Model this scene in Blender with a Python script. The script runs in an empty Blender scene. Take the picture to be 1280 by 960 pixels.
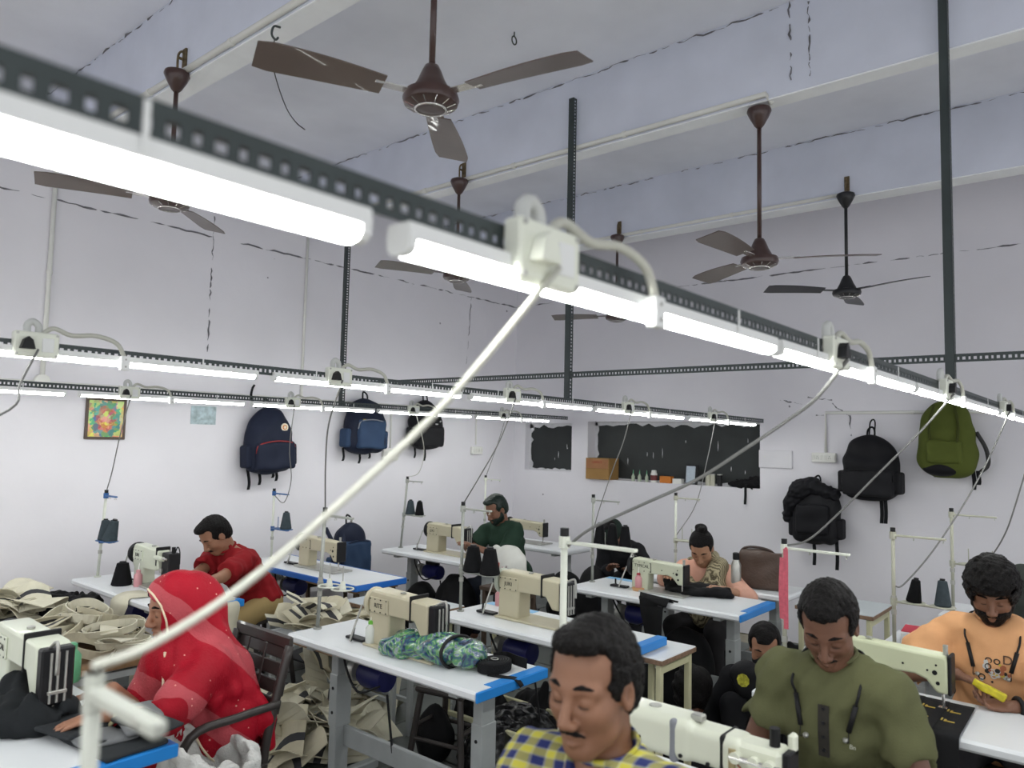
import bpy, bmesh, math, random
import numpy as np
from mathutils import Vector, Matrix

random.seed(7)
SC = bpy.context.scene
COL = SC.collection
PI = math.pi

# ------------------------------------------------------------------ camera, world, exposure
CAM_H = 1.76
FPX = 938.5
def _cd(p):
    v = np.array([p[0] - 640.0, -(p[1] - 480.0), -FPX]); return v / np.linalg.norm(v)
_ax = _cd((1430, 568)); _ay = _cd((-480, 525))
_az = np.cross(_ax, _ay); _az /= np.linalg.norm(_az); _ay = np.cross(_az, _ax)
ROT = np.stack([_ax, _ay, _az])                    # world = ROT @ camera
cam_data = bpy.data.cameras.new('camera')
cam = bpy.data.objects.new('camera', cam_data); COL.objects.link(cam)
m4 = Matrix([list(ROT[0]) + [0], list(ROT[1]) + [0], list(ROT[2]) + [CAM_H], [0, 0, 0, 1]])
cam.matrix_world = m4
cam_data.sensor_width = 36.0
cam_data.lens = FPX / 1280 * 36
cam_data.clip_start = 0.02
cam_data.dof.use_dof = True
cam_data.dof.focus_distance = 4.2
cam_data.dof.aperture_fstop = 3.2
SC.camera = cam
SC.view_settings.view_transform = 'Standard'
SC.view_settings.look = 'None'
SC.view_settings.gamma = 1.0
SC.view_settings.exposure = 0.66
SC.view_settings.use_curve_mapping = False
TUBE_STRENGTH = 25.0
world = bpy.data.worlds.new('world'); SC.world = world
world.use_nodes = True
world.node_tree.nodes['Background'].inputs[0].default_value = (0.94, 0.96, 1.0, 1)
world.node_tree.nodes['Background'].inputs[1].default_value = 0.75

# ------------------------------------------------------------------ pixels to places
def ray(x, y): return ROT @ np.array([(x - 640) / FPX, -(y - 480) / FPX, -1.0])
def V3(a): return Vector((float(a[0]), float(a[1]), float(a[2])))
def atz(x, y, z):
    r = ray(x, y); return V3(r * ((z - CAM_H) / r[2]) + np.array([0, 0, CAM_H]))
def atx(x, y, X):
    r = ray(x, y); return V3(r * (X / r[0]) + np.array([0, 0, CAM_H]))
def aty(x, y, Y):
    r = ray(x, y); return V3(r * (Y / r[1]) + np.array([0, 0, CAM_H]))

# ------------------------------------------------------------------ materials
MATS = {}
def mat(name, col, rough=0.6, metal=0.0, var=0.06, scale=6.0, bump=0.0, bscale=40.0, spec=0.35, emit=None, estr=0.0, trans=0.0, coat=0.0, detail=4.0, alpha=1.0, sheen=0.0):
    if name in MATS: return MATS[name]
    m = bpy.data.materials.new(name); m.use_nodes = True
    nt = m.node_tree; N = nt.nodes; L = nt.links
    p = N['Principled BSDF']
    c = tuple(col) + (1,)
    tc = N.new('ShaderNodeTexCoord')
    if var > 0:
        n = N.new('ShaderNodeTexNoise'); n.inputs['Scale'].default_value = scale; n.inputs['Detail'].default_value = detail
        L.new(tc.outputs['Object'], n.inputs['Vector'])
        r = N.new('ShaderNodeValToRGB')
        r.color_ramp.elements[0].position = 0.25; r.color_ramp.elements[1].position = 0.75
        r.color_ramp.elements[0].color = tuple(max(0, x * (1 - var)) for x in col) + (1,)
        r.color_ramp.elements[1].color = tuple(min(1, x * (1 + var)) for x in col) + (1,)
        L.new(n.outputs['Fac'], r.inputs['Fac']); L.new(r.outputs['Color'], p.inputs['Base Color'])
    else:
        p.inputs['Base Color'].default_value = c
    if bump > 0:
        n2 = N.new('ShaderNodeTexNoise'); n2.inputs['Scale'].default_value = bscale; n2.inputs['Detail'].default_value = 5
        L.new(tc.outputs['Object'], n2.inputs['Vector'])
        b = N.new('ShaderNodeBump'); b.inputs['Strength'].default_value = bump; b.inputs['Distance'].default_value = 0.02
        L.new(n2.outputs['Fac'], b.inputs['Height']); L.new(b.outputs['Normal'], p.inputs['Normal'])
    p.inputs['Roughness'].default_value = rough; p.inputs['Metallic'].default_value = metal
    p.inputs['Specular IOR Level'].default_value = spec
    p.inputs['Transmission Weight'].default_value = trans
    p.inputs['Coat Weight'].default_value = coat
    p.inputs['Alpha'].default_value = alpha
    p.inputs['Sheen Weight'].default_value = sheen
    if emit:
        p.inputs['Emission Color'].default_value = tuple(emit) + (1,); p.inputs['Emission Strength'].default_value = estr
    MATS[name] = m
    return m

def nodes_of(m):
    return m.node_tree.nodes, m.node_tree.links, m.node_tree.nodes['Principled BSDF']

# ------------------------------------------------------------------ objects
def link(o, parent=None):
    COL.objects.link(o)
    if parent is not None: o.parent = parent
    return o
def tag(o, label, cat=None, group=None, kind=None):
    if label: o['label'] = label
    if cat: o['category'] = cat
    if group: o['group'] = group
    if kind: o['kind'] = kind
    return o
def thing(name, label, cat, loc=(0, 0, 0), rz=0.0, group=None):
    o = bpy.data.objects.new(name, None); o.empty_display_size = 0.1
    COL.objects.link(o); o.location = loc; o.rotation_euler = (0, 0, rz)
    return tag(o, label, cat, group)
def copy_tree(o, parent=None):
    c = o.copy(); COL.objects.link(c); c.parent = parent
    for ch in list(o.children): copy_tree(ch, c)
    return c
def mesh_obj(name, verts, faces, mats, parent=None, smooth=False, fm=None, loc=None, rot=None, bevel=0.0, seg=2, auto=None):
    me = bpy.data.meshes.new(name)
    me.from_pydata([tuple(v) for v in verts], [], [tuple(f) for f in faces])
    if not isinstance(mats, (list, tuple)): mats = [mats]
    for mm in mats: me.materials.append(mm)
    if fm is not None: me.polygons.foreach_set('material_index', np.asarray(fm, dtype=np.int32))
    if smooth: me.polygons.foreach_set('use_smooth', np.ones(len(me.polygons), dtype=bool))
    me.update()
    if auto is not None and smooth: me.set_sharp_from_angle(angle=math.radians(auto))
    o = bpy.data.objects.new(name, me); link(o, parent)
    if loc is not None: o.location = loc
    if rot is not None: o.rotation_euler = rot
    if bevel > 0:
        b = o.modifiers.new('bevel', 'BEVEL'); b.width = bevel; b.segments = seg; b.limit_method = 'ANGLE'; b.angle_limit = math.radians(40)
    return o

def frame_from(d):
    d = Vector(d).normalized()
    a = Vector((0, 0, 1)) if abs(d.z) < 0.9 else Vector((1, 0, 0))
    u = d.cross(a).normalized(); v = u.cross(d).normalized()
    return d, u, v

class MB:
    def __init__(self): self.v = []; self.f = []; self.m = []; self.mi = 0
    def add(self, vs, fs):
        n = len(self.v); self.v += [tuple(x) for x in vs]
        self.f += [tuple(i + n for i in q) for q in fs]; self.m += [self.mi] * len(fs); return self
    def box(self, c, s, b=0.0, R=None):
        hx, hy, hz = s[0] / 2, s[1] / 2, s[2] / 2
        c = Vector(c)
        b = min(b, hx * .9, hy * .9, hz * .9)
        vs = []; fs = []
        if b <= 0:
            for z in (-hz, hz):
                for y in (-hy, hy):
                    for x in (-hx, hx): vs.append(Vector((x, y, z)))
            fs = [(0, 2, 3, 1), (4, 5, 7, 6), (0, 1, 5, 4), (2, 6, 7, 3), (0, 4, 6, 2), (1, 3, 7, 5)]
        else:
            idx = {}
            for sx in (-1, 1):
                for sy in (-1, 1):
                    for sz in (-1, 1):
                        for a in range(3):
                            q = [sx * (hx - b), sy * (hy - b), sz * (hz - b)]
                            q[a] = (sx * hx, sy * hy, sz * hz)[a]
                            idx[(sx, sy, sz, a)] = len(vs); vs.append(Vector(q))
            def S(a, s, o1, o2, t1, t2):
                k = [0, 0, 0]; k[a] = s; k[o1] = t1; k[o2] = t2; return tuple(k)
            for a in range(3):
                o1, o2 = [(1, 2), (2, 0), (0, 1)][a]
                for s in (-1, 1):
                    q = [idx[S(a, s, o1, o2, t1, t2) + (a,)] for t1, t2 in ((-1, -1), (1, -1), (1, 1), (-1, 1))]
                    fs.append(tuple(q if s > 0 else q[::-1]))
            for a in range(3):           # edges along axis a
                o1, o2 = [(1, 2), (2, 0), (0, 1)][a]
                for t1 in (-1, 1):
                    for t2 in (-1, 1):
                        A = S(a, -1, o1, o2, t1, t2); B = S(a, 1, o1, o2, t1, t2)
                        q = [idx[A + (o1,)], idx[B + (o1,)], idx[B + (o2,)], idx[A + (o2,)]]
                        fs.append(tuple(q if t1 * t2 < 0 else q[::-1]))
            for sx in (-1, 1):
                for sy in (-1, 1):
                    for sz in (-1, 1):
                        q = [idx[(sx, sy, sz, a)] for a in range(3)]
                        fs.append(tuple(q if sx * sy * sz > 0 else q[::-1]))
        if R is not None: vs = [R @ v for v in vs]
        return self.add([v + c for v in vs], fs)
    def cyl(self, p0, p1, r0, r1=None, n=12, caps=True):
        if r1 is None: r1 = r0
        p0 = Vector(p0); p1 = Vector(p1)
        d, u, v = frame_from(p1 - p0)
        vs = []
        for p, r in ((p0, r0), (p1, r1)):
            for i in range(n):
                a = 2 * PI * i / n; vs.append(p + u * (r * math.cos(a)) + v * (r * math.sin(a)))
        fs = [(i, (i + 1) % n, n + (i + 1) % n, n + i) for i in range(n)]
        fs = [q[::-1] for q in fs]
        if caps: fs.append(tuple(range(n))); fs.append(tuple(range(2 * n - 1, n - 1, -1)))
        fs = [q for q in fs]
        return self.add(vs, fs)
    def tube(self, pts, r, n=8, closed=False):
        pts = [Vector(p) for p in pts]; k = len(pts)
        rs = r if isinstance(r, (list, tuple)) else [r] * k
        t = []
        for i in range(k):
            if closed: d = pts[(i + 1) % k] - pts[i - 1]
            else: d = pts[min(i + 1, k - 1)] - pts[max(i - 1, 0)]
            t.append(d.normalized())
        _, u, _v = frame_from(t[0]); vs = []
        for i in range(k):
            u = (u - t[i] * u.dot(t[i]));
            if u.length < 1e-5: _, u, _v = frame_from(t[i])
            u.normalize(); w = t[i].cross(u)
            for j in range(n):
                a = 2 * PI * j / n; vs.append(pts[i] + u * (rs[i] * math.cos(a)) + w * (rs[i] * math.sin(a)))
        fs = []
        for i in range(k if closed else k - 1):
            a0 = i * n; b0 = ((i + 1) % k) * n
            for j in range(n): fs.append((a0 + j, a0 + (j + 1) % n, b0 + (j + 1) % n, b0 + j))
        if not closed: fs.append(tuple(range(n - 1, -1, -1))); fs.append(tuple((k - 1) * n + j for j in range(n)))
        return self.add(vs, fs)
    def lathe(self, prof, c=(0, 0, 0), axis=(0, 0, 1), n=20, cap=True):
        c = Vector(c); d, u, v = frame_from(axis); vs = []
        for (r, h) in prof:
            for j in range(n):
                a = 2 * PI * j / n; vs.append(c + d * h + u * (r * math.cos(a)) + v * (r * math.sin(a)))
        fs = []
        k = len(prof)
        for i in range(k - 1):
            for j in range(n): fs.append((i * n + j, (i + 1) * n + j, (i + 1) * n + (j + 1) % n, i * n + (j + 1) % n))
        if cap: fs.append(tuple(range(n))); fs.append(tuple(reversed([(k - 1) * n + j for j in range(n)])))
        return self.add(vs, fs)
    def prism(self, poly, a, b, axis='x'):
        n = len(poly); vs = []
        for t in (a, b):
            for (p, q) in poly:
                vs.append({'x': (t, p, q), 'y': (p, t, q), 'z': (p, q, t)}[axis])
        fs = [(i, (i + 1) % n, n + (i + 1) % n, n + i) for i in range(n)]
        fs += [tuple(range(n - 1, -1, -1)), tuple(range(n, 2 * n))]
        return self.add(vs, fs)
    def strip(self, pts, wv, th, segs=None):
        """a ribbon along pts; wv = half-width vectors; th = thickness"""
        k = len(pts); pts = [Vector(p) for p in pts]
        segs = segs or [(-1, 1, 0)]
        nrm = []
        for i in range(k):
            t = pts[min(i + 1, k - 1)] - pts[max(i - 1, 0)]
            nn = t.cross(wv[i]);
            nrm.append(nn.normalized() if nn.length > 1e-6 else Vector((0, 0, 1)))
        for (a, b, mi) in segs:
            self.mi = mi; vs = []; fs = []
            for i in range(k):
                o = nrm[i] * (th / 2)
                A = pts[i] + wv[i] * a; B = pts[i] + wv[i] * b
                vs += [A + o, B + o, B - o, A - o]
            for i in range(k - 1):
                for j in range(4): fs.append((i * 4 + j, i * 4 + (j + 1) % 4, i * 4 + 4 + (j + 1) % 4, i * 4 + 4 + j))
            fs.append((3, 2, 1, 0)); fs.append(tuple((k - 1) * 4 + j for j in range(4)))
            self.add(vs, fs)
        self.mi = 0
        return self
    def build(self, name, mats, parent=None, smooth=False, auto=None, **kw):
        o = mesh_obj(name, self.v, self.f, mats, parent, smooth, self.m, auto=auto, **kw)
        bm = bmesh.new(); bm.from_mesh(o.data); bmesh.ops.recalc_face_normals(bm, faces=bm.faces[:]); bm.to_mesh(o.data); bm.free()
        return o

def spline(pts, n=8):
    P = [Vector(p) for p in pts]; P = [P[0] * 2 - P[1]] + P + [P[-1] * 2 - P[-2]]; out = []
    for i in range(1, len(P) - 2):
        for j in range(n):
            t = j / n; a, b, c, d = P[i - 1], P[i], P[i + 1], P[i + 2]
            out.append(0.5 * ((2 * b) + (c - a) * t + (2 * a - 5 * b + 4 * c - d) * t * t + (3 * b - a - 3 * c + d) * t ** 3))
    out.append(P[-2]); return out

def text_mesh(name, body, size, material, parent, loc, rot, thick=0.0006):
    cu = bpy.data.curves.new(name + '_curve', 'FONT'); cu.body = body; cu.size = size; cu.extrude = thick
    cu.align_x = 'CENTER'; cu.align_y = 'CENTER'
    t = bpy.data.objects.new(name + '_tmp', cu); COL.objects.link(t)
    dg = bpy.context.evaluated_depsgraph_get()
    me = bpy.data.meshes.new_from_object(t.evaluated_get(dg))
    bpy.data.objects.remove(t); bpy.data.curves.remove(cu)
    me.materials.clear(); me.materials.append(material); me.name = name
    o = bpy.data.objects.new(name, me); link(o, parent); o.location = loc; o.rotation_euler = rot
    return o

# ------------------------------------------------------------------ signed-distance solids (surface nets)
def surface_nets(F, xs, ys, zs):
    ins = F < 0
    nx, ny, nz = F.shape
    c = np.zeros((nx - 1, ny - 1, nz - 1), dtype=np.int8)
    for i in (0, 1):
        for j in (0, 1):
            for k in (0, 1): c += ins[i:nx - 1 + i, j:ny - 1 + j, k:nz - 1 + k]
    act = (c > 0) & (c < 8)
    ids = np.full(act.shape, -1, dtype=np.int64)
    I, J, K = np.nonzero(act)
    ids[I, J, K] = np.arange(len(I))
    P = np.zeros((len(I), 3)); cnt = np.zeros(len(I))
    G = (xs, ys, zs)
    base = (I, J, K)
    for ax in range(3):
        o = [a for a in range(3) if a != ax]
        for s in (0, 1):
            for t in (0, 1):
                d0 = [0, 0, 0]; d0[o[0]] = s; d0[o[1]] = t; d1 = list(d0); d1[ax] = 1
                a = tuple(base[q] + d0[q] for q in range(3)); b = tuple(base[q] + d1[q] for q in range(3))
                fa = F[a]; fb = F[b]; cr = (fa < 0) != (fb < 0)
                w = np.where(cr, fa / np.where(cr, fa - fb, 1), 0)
                for q in range(3):
                    ga = G[q][a[q]]; gb = G[q][b[q]]
                    P[:, q] += np.where(cr, ga + (gb - ga) * w, 0)
                cnt += cr
    P /= np.maximum(cnt, 1)[:, None]
    faces = []
    for ax in range(3):
        o1, o2 = [(1, 2), (2, 0), (0, 1)][ax]
        sl0 = [slice(None)] * 3; sl1 = [slice(None)] * 3
        sl0[ax] = slice(0, -1); sl1[ax] = slice(1, None)
        for o in (o1, o2): sl0[o] = slice(1, -1); sl1[o] = slice(1, -1)
        a = ins[tuple(sl0)]; b = ins[tuple(sl1)]
        E = np.nonzero(a != b)
        flip = a[E]
        e = list(E); e[o1] = e[o1] + 1; e[o2] = e[o2] + 1
        def cell(d1, d2):
            q = [e[0], e[1], e[2]]; q[o1] = q[o1] - d1; q[o2] = q[o2] - d2
            return ids[tuple(q)]
        q = np.stack([cell(1, 1), cell(0, 1), cell(0, 0), cell(1, 0)], 1)
        q = np.where(flip[:, None], q, q[:, ::-1])
        faces.append(q)
    return P, np.concatenate(faces)

class SDF:
    """collects primitives; mesh() evaluates them on a grid"""
    def __init__(self): self.ops = []; self.lo = np.full(3, 1e9); self.hi = np.full(3, -1e9); self.post = []
    def _add(self, fn, lo, hi, k, mode):
        lo = np.array(lo, float); hi = np.array(hi, float)
        self.ops.append((fn, lo, hi, k, mode))
        if mode == 'u': self.lo = np.minimum(self.lo, lo); self.hi = np.maximum(self.hi, hi)
        return self
    def cone(self, p0, r0, p1, r1, k=0.02, mode='u'):
        p0 = np.array(p0, float); p1 = np.array(p1, float); d = p1 - p0; dd = max(d @ d, 1e-9)
        def fn(X, Y, Z):
            t = np.clip(((X - p0[0]) * d[0] + (Y - p0[1]) * d[1] + (Z - p0[2]) * d[2]) / dd, 0, 1)
            return np.sqrt((X - p0[0] - t * d[0]) ** 2 + (Y - p0[1] - t * d[1]) ** 2 + (Z - p0[2] - t * d[2]) ** 2) - (r0 + (r1 - r0) * t)
        return self._add(fn, np.minimum(p0 - r0, p1 - r1), np.maximum(p0 + r0, p1 + r1), k, mode)
    def chain(self, pts, rs, k=0.01):
        for i in range(len(pts) - 1): self.cone(pts[i], rs[i], pts[i + 1], rs[i + 1], k)
        return self
    def ell(self, c, r, M=None, k=0.02, mode='u'):
        c = np.array(c, float); r = np.array(r, float); M = np.eye(3) if M is None else np.array(M, float)   # columns = local axes
        def fn(X, Y, Z):
            x = X - c[0]; y = Y - c[1]; z = Z - c[2]
            a = (x * M[0, 0] + y * M[1, 0] + z * M[2, 0]); b = (x * M[0, 1] + y * M[1, 1] + z * M[2, 1]); e = (x * M[0, 2] + y * M[1, 2] + z * M[2, 2])
            k0 = np.sqrt((a / r[0]) ** 2 + (b / r[1]) ** 2 + (e / r[2]) ** 2)
            k1 = np.sqrt((a / r[0] ** 2) ** 2 + (b / r[1] ** 2) ** 2 + (e / r[2] ** 2) ** 2)
            return k0 * (k0 - 1) / np.maximum(k1, 1e-6)
        ext = np.sqrt((M ** 2) @ (r ** 2))
        return self._add(fn, c - ext, c + ext, k, mode)
    def rbox(self, c, h, rad=0.01, M=None, k=0.01, mode='u'):
        c = np.array(c, float); h = np.array(h, float); M = np.eye(3) if M is None else np.array(M, float)
        def fn(X, Y, Z):
            x = X - c[0]; y = Y - c[1]; z = Z - c[2]
            q = [np.abs(x * M[0, i] + y * M[1, i] + z * M[2, i]) - (h[i] - rad) for i in range(3)]
            out = np.sqrt(np.maximum(q[0], 0) ** 2 + np.maximum(q[1], 0) ** 2 + np.maximum(q[2], 0) ** 2)
            return out + np.minimum(np.maximum(q[0], np.maximum(q[1], q[2])), 0) - rad
        ext = np.abs(M) @ h
        return self._add(fn, c - ext, c + ext, k, mode)
    def plane(self, p, n, k=0.004):
        """cut away the side n points to"""
        p = np.array(p, float); n = np.array(n, float); n /= np.linalg.norm(n)
        def fn(X, Y, Z): return -((X - p[0]) * n[0] + (Y - p[1]) * n[1] + (Z - p[2]) * n[2])
        self.ops.append((fn, None, None, k, 's')); return self
    def mesh(self, h=0.008, fine=None, hf=0.004, noise=None, pad=0.02):
        lo = self.lo - pad; hi = self.hi + pad
        ax = []
        for a in range(3):
            if fine is None: ax.append(np.arange(lo[a], hi[a] + h, h)); continue
            f0, f1 = max(lo[a], fine[0][a]), min(hi[a], fine[1][a]); g = []
            n0 = max(1, int(math.ceil((f0 - lo[a]) / h))) if f0 > lo[a] else 0
            if n0: g += list(np.linspace(lo[a], f0, n0, endpoint=False))
            n1 = max(2, int(math.ceil((f1 - f0) / hf))); g += list(np.linspace(f0, f1, n1, endpoint=False))
            n2 = max(1, int(math.ceil((hi[a] - f1) / h))) if hi[a] > f1 else 1
            g += list(np.linspace(f1, max(hi[a], f1 + hf), n2 + 1))
            ax.append(np.array(g))
        xs, ys, zs = ax
        F = np.full((len(xs), len(ys), len(zs)), 0.5, dtype=np.float64)
        for fn, l, u, k, mode in self.ops:
            if l is None: s = (slice(None),) * 3
            else:
                mrg = 0.03 + k * 2
                s = tuple(slice(max(0, int(np.searchsorted(g, l[a] - mrg)) - 1), int(np.searchsorted(g, u[a] + mrg)) + 1) for a, g in enumerate(ax))
            X = xs[s[0]][:, None, None]; Y = ys[s[1]][None, :, None]; Z = zs[s[2]][None, None, :]
            d = fn(X, Y, Z); sub = F[s]
            if mode == 'u':
                if k > 0:
                    hh = np.clip(0.5 + 0.5 * (sub - d) / k, 0, 1); F[s] = sub + (d - sub) * hh - k * hh * (1 - hh)
                else: F[s] = np.minimum(sub, d)
            else:
                d = -d
                if k > 0:
                    hh = np.clip(0.5 - 0.5 * (sub - d) / k, 0, 1); F[s] = sub + (d - sub) * hh + k * hh * (1 - hh)
                else: F[s] = np.maximum(sub, d)
        if noise is not None: F += noise(xs[:, None, None], ys[None, :, None], zs[None, None, :])
        F[0] = F[-1] = 0.5; F[:, 0] = F[:, -1] = 0.5; F[:, :, 0] = F[:, :, -1] = 0.5
        return surface_nets(F, xs, ys, zs)
    def build(self, name, material, parent=None, h=0.008, fine=None, hf=0.004, noise=None, fmfun=None, relax=1):
        P, Q = self.mesh(h, fine, hf, noise)
        for _ in range(relax):           # one Laplacian pass to even the net
            acc = np.zeros_like(P); n = np.zeros(len(P))
            for a, b in ((0, 1), (1, 2), (2, 3), (3, 0)):
                np.add.at(acc, Q[:, a], P[Q[:, b]]); np.add.at(acc, Q[:, b], P[Q[:, a]])
                np.add.at(n, Q[:, a], 1); np.add.at(n, Q[:, b], 1)
            P = P * 0.5 + 0.5 * acc / np.maximum(n, 1)[:, None]
        me = bpy.data.meshes.new(name)
        me.vertices.add(len(P)); me.vertices.foreach_set('co', P.astype(np.float32).ravel())
        me.loops.add(Q.size); me.loops.foreach_set('vertex_index', Q.astype(np.int32).ravel())
        me.polygons.add(len(Q)); me.polygons.foreach_set('loop_start', np.arange(0, Q.size, 4, dtype=np.int32))
        mats = material if isinstance(material, (list, tuple)) else [material]
        for mm in mats: me.materials.append(mm)
        me.polygons.foreach_set('use_smooth', np.ones(len(Q), dtype=bool))
        if fmfun is not None:
            me.polygons.foreach_set('material_index', np.asarray(fmfun(P[Q].mean(1)), dtype=np.int32))
        me.update(calc_edges=True); me.validate()
        o = bpy.data.objects.new(name, me); link(o, parent)
        return o

def wrinkle(seed, amp, freq, n=6, ridged=False, stretch=(1, 1, 1)):
    rs = np.random.RandomState(seed); ks = []
    for i in range(n):
        d = rs.normal(size=3); d /= np.linalg.norm(d); d *= freq * (0.6 + 1.1 * rs.rand()) * np.array(stretch)
        ks.append((d, rs.rand() * 6.28))
    def f(X, Y, Z):
        o = 0
        w = 0.6 * np.sin(2.1 * freq * 0.3 * (X + 0.7 * Y) + seed) 
        for d, p in ks:
            s = np.sin(d[0] * X + d[1] * Y + d[2] * Z + p + w)
            o = o + (1 - 2 * np.abs(s) if ridged else s)
        return o * (amp / n ** 0.5)
    return f
# ================================================================== the room
XW, YW = 6.96, 5.80          # back wall and left wall planes
X0, Y0 = -4.2, -4.6          # the walls behind the photographer
ZB, ZS = 3.59, 4.08         # beam undersides, slab underside

def wall_material(name, col, stain, zs=(0, 5)):
    m = mat(name, col, rough=0.85, var=0.05, scale=1.2, bump=0.12, bscale=9.0, spec=0.2)
    N, L, p = nodes_of(m)
    src = p.inputs['Base Color'].links[0].from_socket
    tc = N.new('ShaderNodeTexCoord')
    # scuffs and nail holes: small dark chips with a shape of their own
    v = N.new('ShaderNodeTexVoronoi'); v.inputs['Scale'].default_value = 3.2; v.inputs['Randomness'].default_value = 1.0
    L.new(tc.outputs['Object'], v.inputs['Vector'])
    nz = N.new('ShaderNodeTexNoise'); nz.inputs['Scale'].default_value = 55; L.new(tc.outputs['Object'], nz.inputs['Vector'])
    ad = N.new('ShaderNodeMath'); ad.operation = 'MULTIPLY_ADD'; ad.inputs[1].default_value = 0.05; L.new(nz.outputs['Fac'], ad.inputs[0]); L.new(v.outputs['Distance'], ad.inputs[2])
    lt = N.new('ShaderNodeMath'); lt.operation = 'LESS_THAN'; lt.inputs[1].default_value = 0.060; L.new(ad.outputs[0], lt.inputs[0])
    mk = N.new('ShaderNodeTexNoise'); mk.inputs['Scale'].default_value = 0.9; L.new(tc.outputs['Object'], mk.inputs['Vector'])
    gt = N.new('ShaderNodeMath'); gt.operation = 'GREATER_THAN'; gt.inputs[1].default_value = 0.5; L.new(mk.outputs['Fac'], gt.inputs[0])
    mu = N.new('ShaderNodeMath'); mu.operation = 'MULTIPLY'; L.new(lt.outputs[0], mu.inputs[0]); L.new(gt.outputs[0], mu.inputs[1])
    mx = N.new('ShaderNodeMix'); mx.data_type = 'RGBA'
    L.new(mu.outputs[0], mx.inputs['Factor']); L.new(src, mx.inputs['A']); mx.inputs['B'].default_value = tuple(stain) + (1,)
    L.new(mx.outputs['Result'], p.inputs['Base Color'])
    return m
M_wall = wall_material('lavender_plaster', (0.775, 0.76, 0.80), (0.25, 0.24, 0.27))
M_beam = mat('beam_paint', (0.68, 0.71, 0.81), 0.85, var=0.10, scale=2.0, bump=0.15, bscale=7, spec=0.2)
M_slab = mat('slab_paint', (0.82, 0.84, 0.92), 0.85, var=0.10, scale=1.4, bump=0.2, bscale=6, spec=0.2)
M_white = mat('white_plastic', (0.80, 0.80, 0.76), 0.4, var=0.03)
M_conduit = mat('conduit_plastic', (0.74, 0.74, 0.70), 0.5, var=0.05)
M_crack = mat('crack_dark', (0.17, 0.165, 0.18), 0.9, var=0.4, scale=30)
M_stone = mat('kota_stone', (0.115, 0.125, 0.118), 0.45, var=0.22, scale=3.0, bump=0.05, bscale=30)
M_grout = mat('cement_joint', (0.36, 0.33, 0.26), 0.9, var=0.15, scale=12)
M_black = mat('black_plastic', (0.014, 0.014, 0.015), 0.45, var=0.1, spec=.2)

def struct(name, mb, m, smooth=False):
    o = mb.build(name, m, smooth=smooth); o['kind'] = 'structure'; return o

fl = struct('floor', MB().box(((X0 + XW) / 2, (Y0 + YW) / 2, -0.06), (XW - X0 + .5, YW - Y0 + .5, 0.1)), M_grout)
tile_me = None
ty = 0.45; tx = 0.9; gap = 0.02
ny = int((YW - 0.2) / ty) + 1
tk = 0
for j in range(14):
    for i in range(8):
        cx = 0.35 + tx * i + tx / 2 + (0.0 if j % 2 else 0.3); cy = -0.45 + ty * j + ty / 2 - 0.02
        if cx > XW - 0.45 or cy > YW - 0.2: continue
        if tile_me is None:
            o = MB().box((0, 0, -0.006), (tx - gap, ty - gap, 0.012), 0.003).build('floor_tile', M_stone, fl); tile_me = o.data
        else:
            o = bpy.data.objects.new('floor_tile', tile_me); link(o, fl)
        o.location = (cx, cy, 0.0 + 0.0015 * ((i * 7 + j * 3) % 3))

# left wall (y = YW)
struct('wall_left', MB().box(((X0 + XW) / 2, YW + 0.1, 2.3), (XW - X0 + .4, 0.2, 4.7)), M_wall)

# back wall (x = XW) with two recessed board niches
def nicheq(x0, y0, x1, y1):
    a = atx(x0, y0, XW); b = atx(x1, y1, XW); return max(a.y, b.y), min(a.y, b.y), max(a.z, b.z), min(a.z, b.z)
n1 = nicheq(657, 529, 714, 588); n2 = nicheq(735, 527, 950, 600)
n2 = (n2[0], n2[1], n2[2], 1.355); n1 = (n1[0], n1[1], 1.965, 1.42)
bw = MB(); D = 0.22
ys = [YW + .2, n1[0], n1[1], n2[0], n2[1], Y0 - .2]
def wseg(ya, yb, za, zb): bw.box((XW + D / 2, (ya + yb) / 2, (za + zb) / 2), (D, abs(ya - yb), zb - za))
wseg(ys[0], ys[1], 0, 4.65); wseg(ys[2], ys[3], 0, 4.65); wseg(ys[4], ys[5], 0, 4.65)
for n in (n1, n2): wseg(n[0], n[1], 0, n[3]); wseg(n[0], n[1], n[2], 4.65)
bw.box((XW + D + 0.05, (n1[0] + n2[1]) / 2, 1.7), (0.1, n1[0] - n2[1] + .6, 1.2))
wall_back = struct('wall_back', bw, M_wall)
M_board = mat('window_black_sheet', (0.030, 0.034, 0.034), 0.55, var=0.25, scale=3)
M_flake = mat('white_peeling_paint', (0.66, 0.66, 0.68), 0.8, var=0.12, scale=14)
def jag(y0, y1, z0, z1, side, amp, n, seed):
    """an irregular rim of plaster along one side of a niche"""
    r = random.Random(seed); poly = []
    if side in 'tb':
        zz = z1 if side == 't' else z0; s = -1 if side == 't' else 1
        pts = [(y0 + (y1 - y0) * i / n, zz + s * (0.012 + amp * r.random() ** 1.6)) for i in range(n + 1)]
        return [(y0, zz)] + pts + [(y1, zz)]
    yy = y0 if side == 'l' else y1; s = -1 if side == 'l' else 1
    pts = [(yy + s * (0.01 + amp * r.random() ** 1.6), z0 + (z1 - z0) * i / n) for i in range(n + 1)]
    return [(yy, z0)] + pts + [(yy, z1)]
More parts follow.
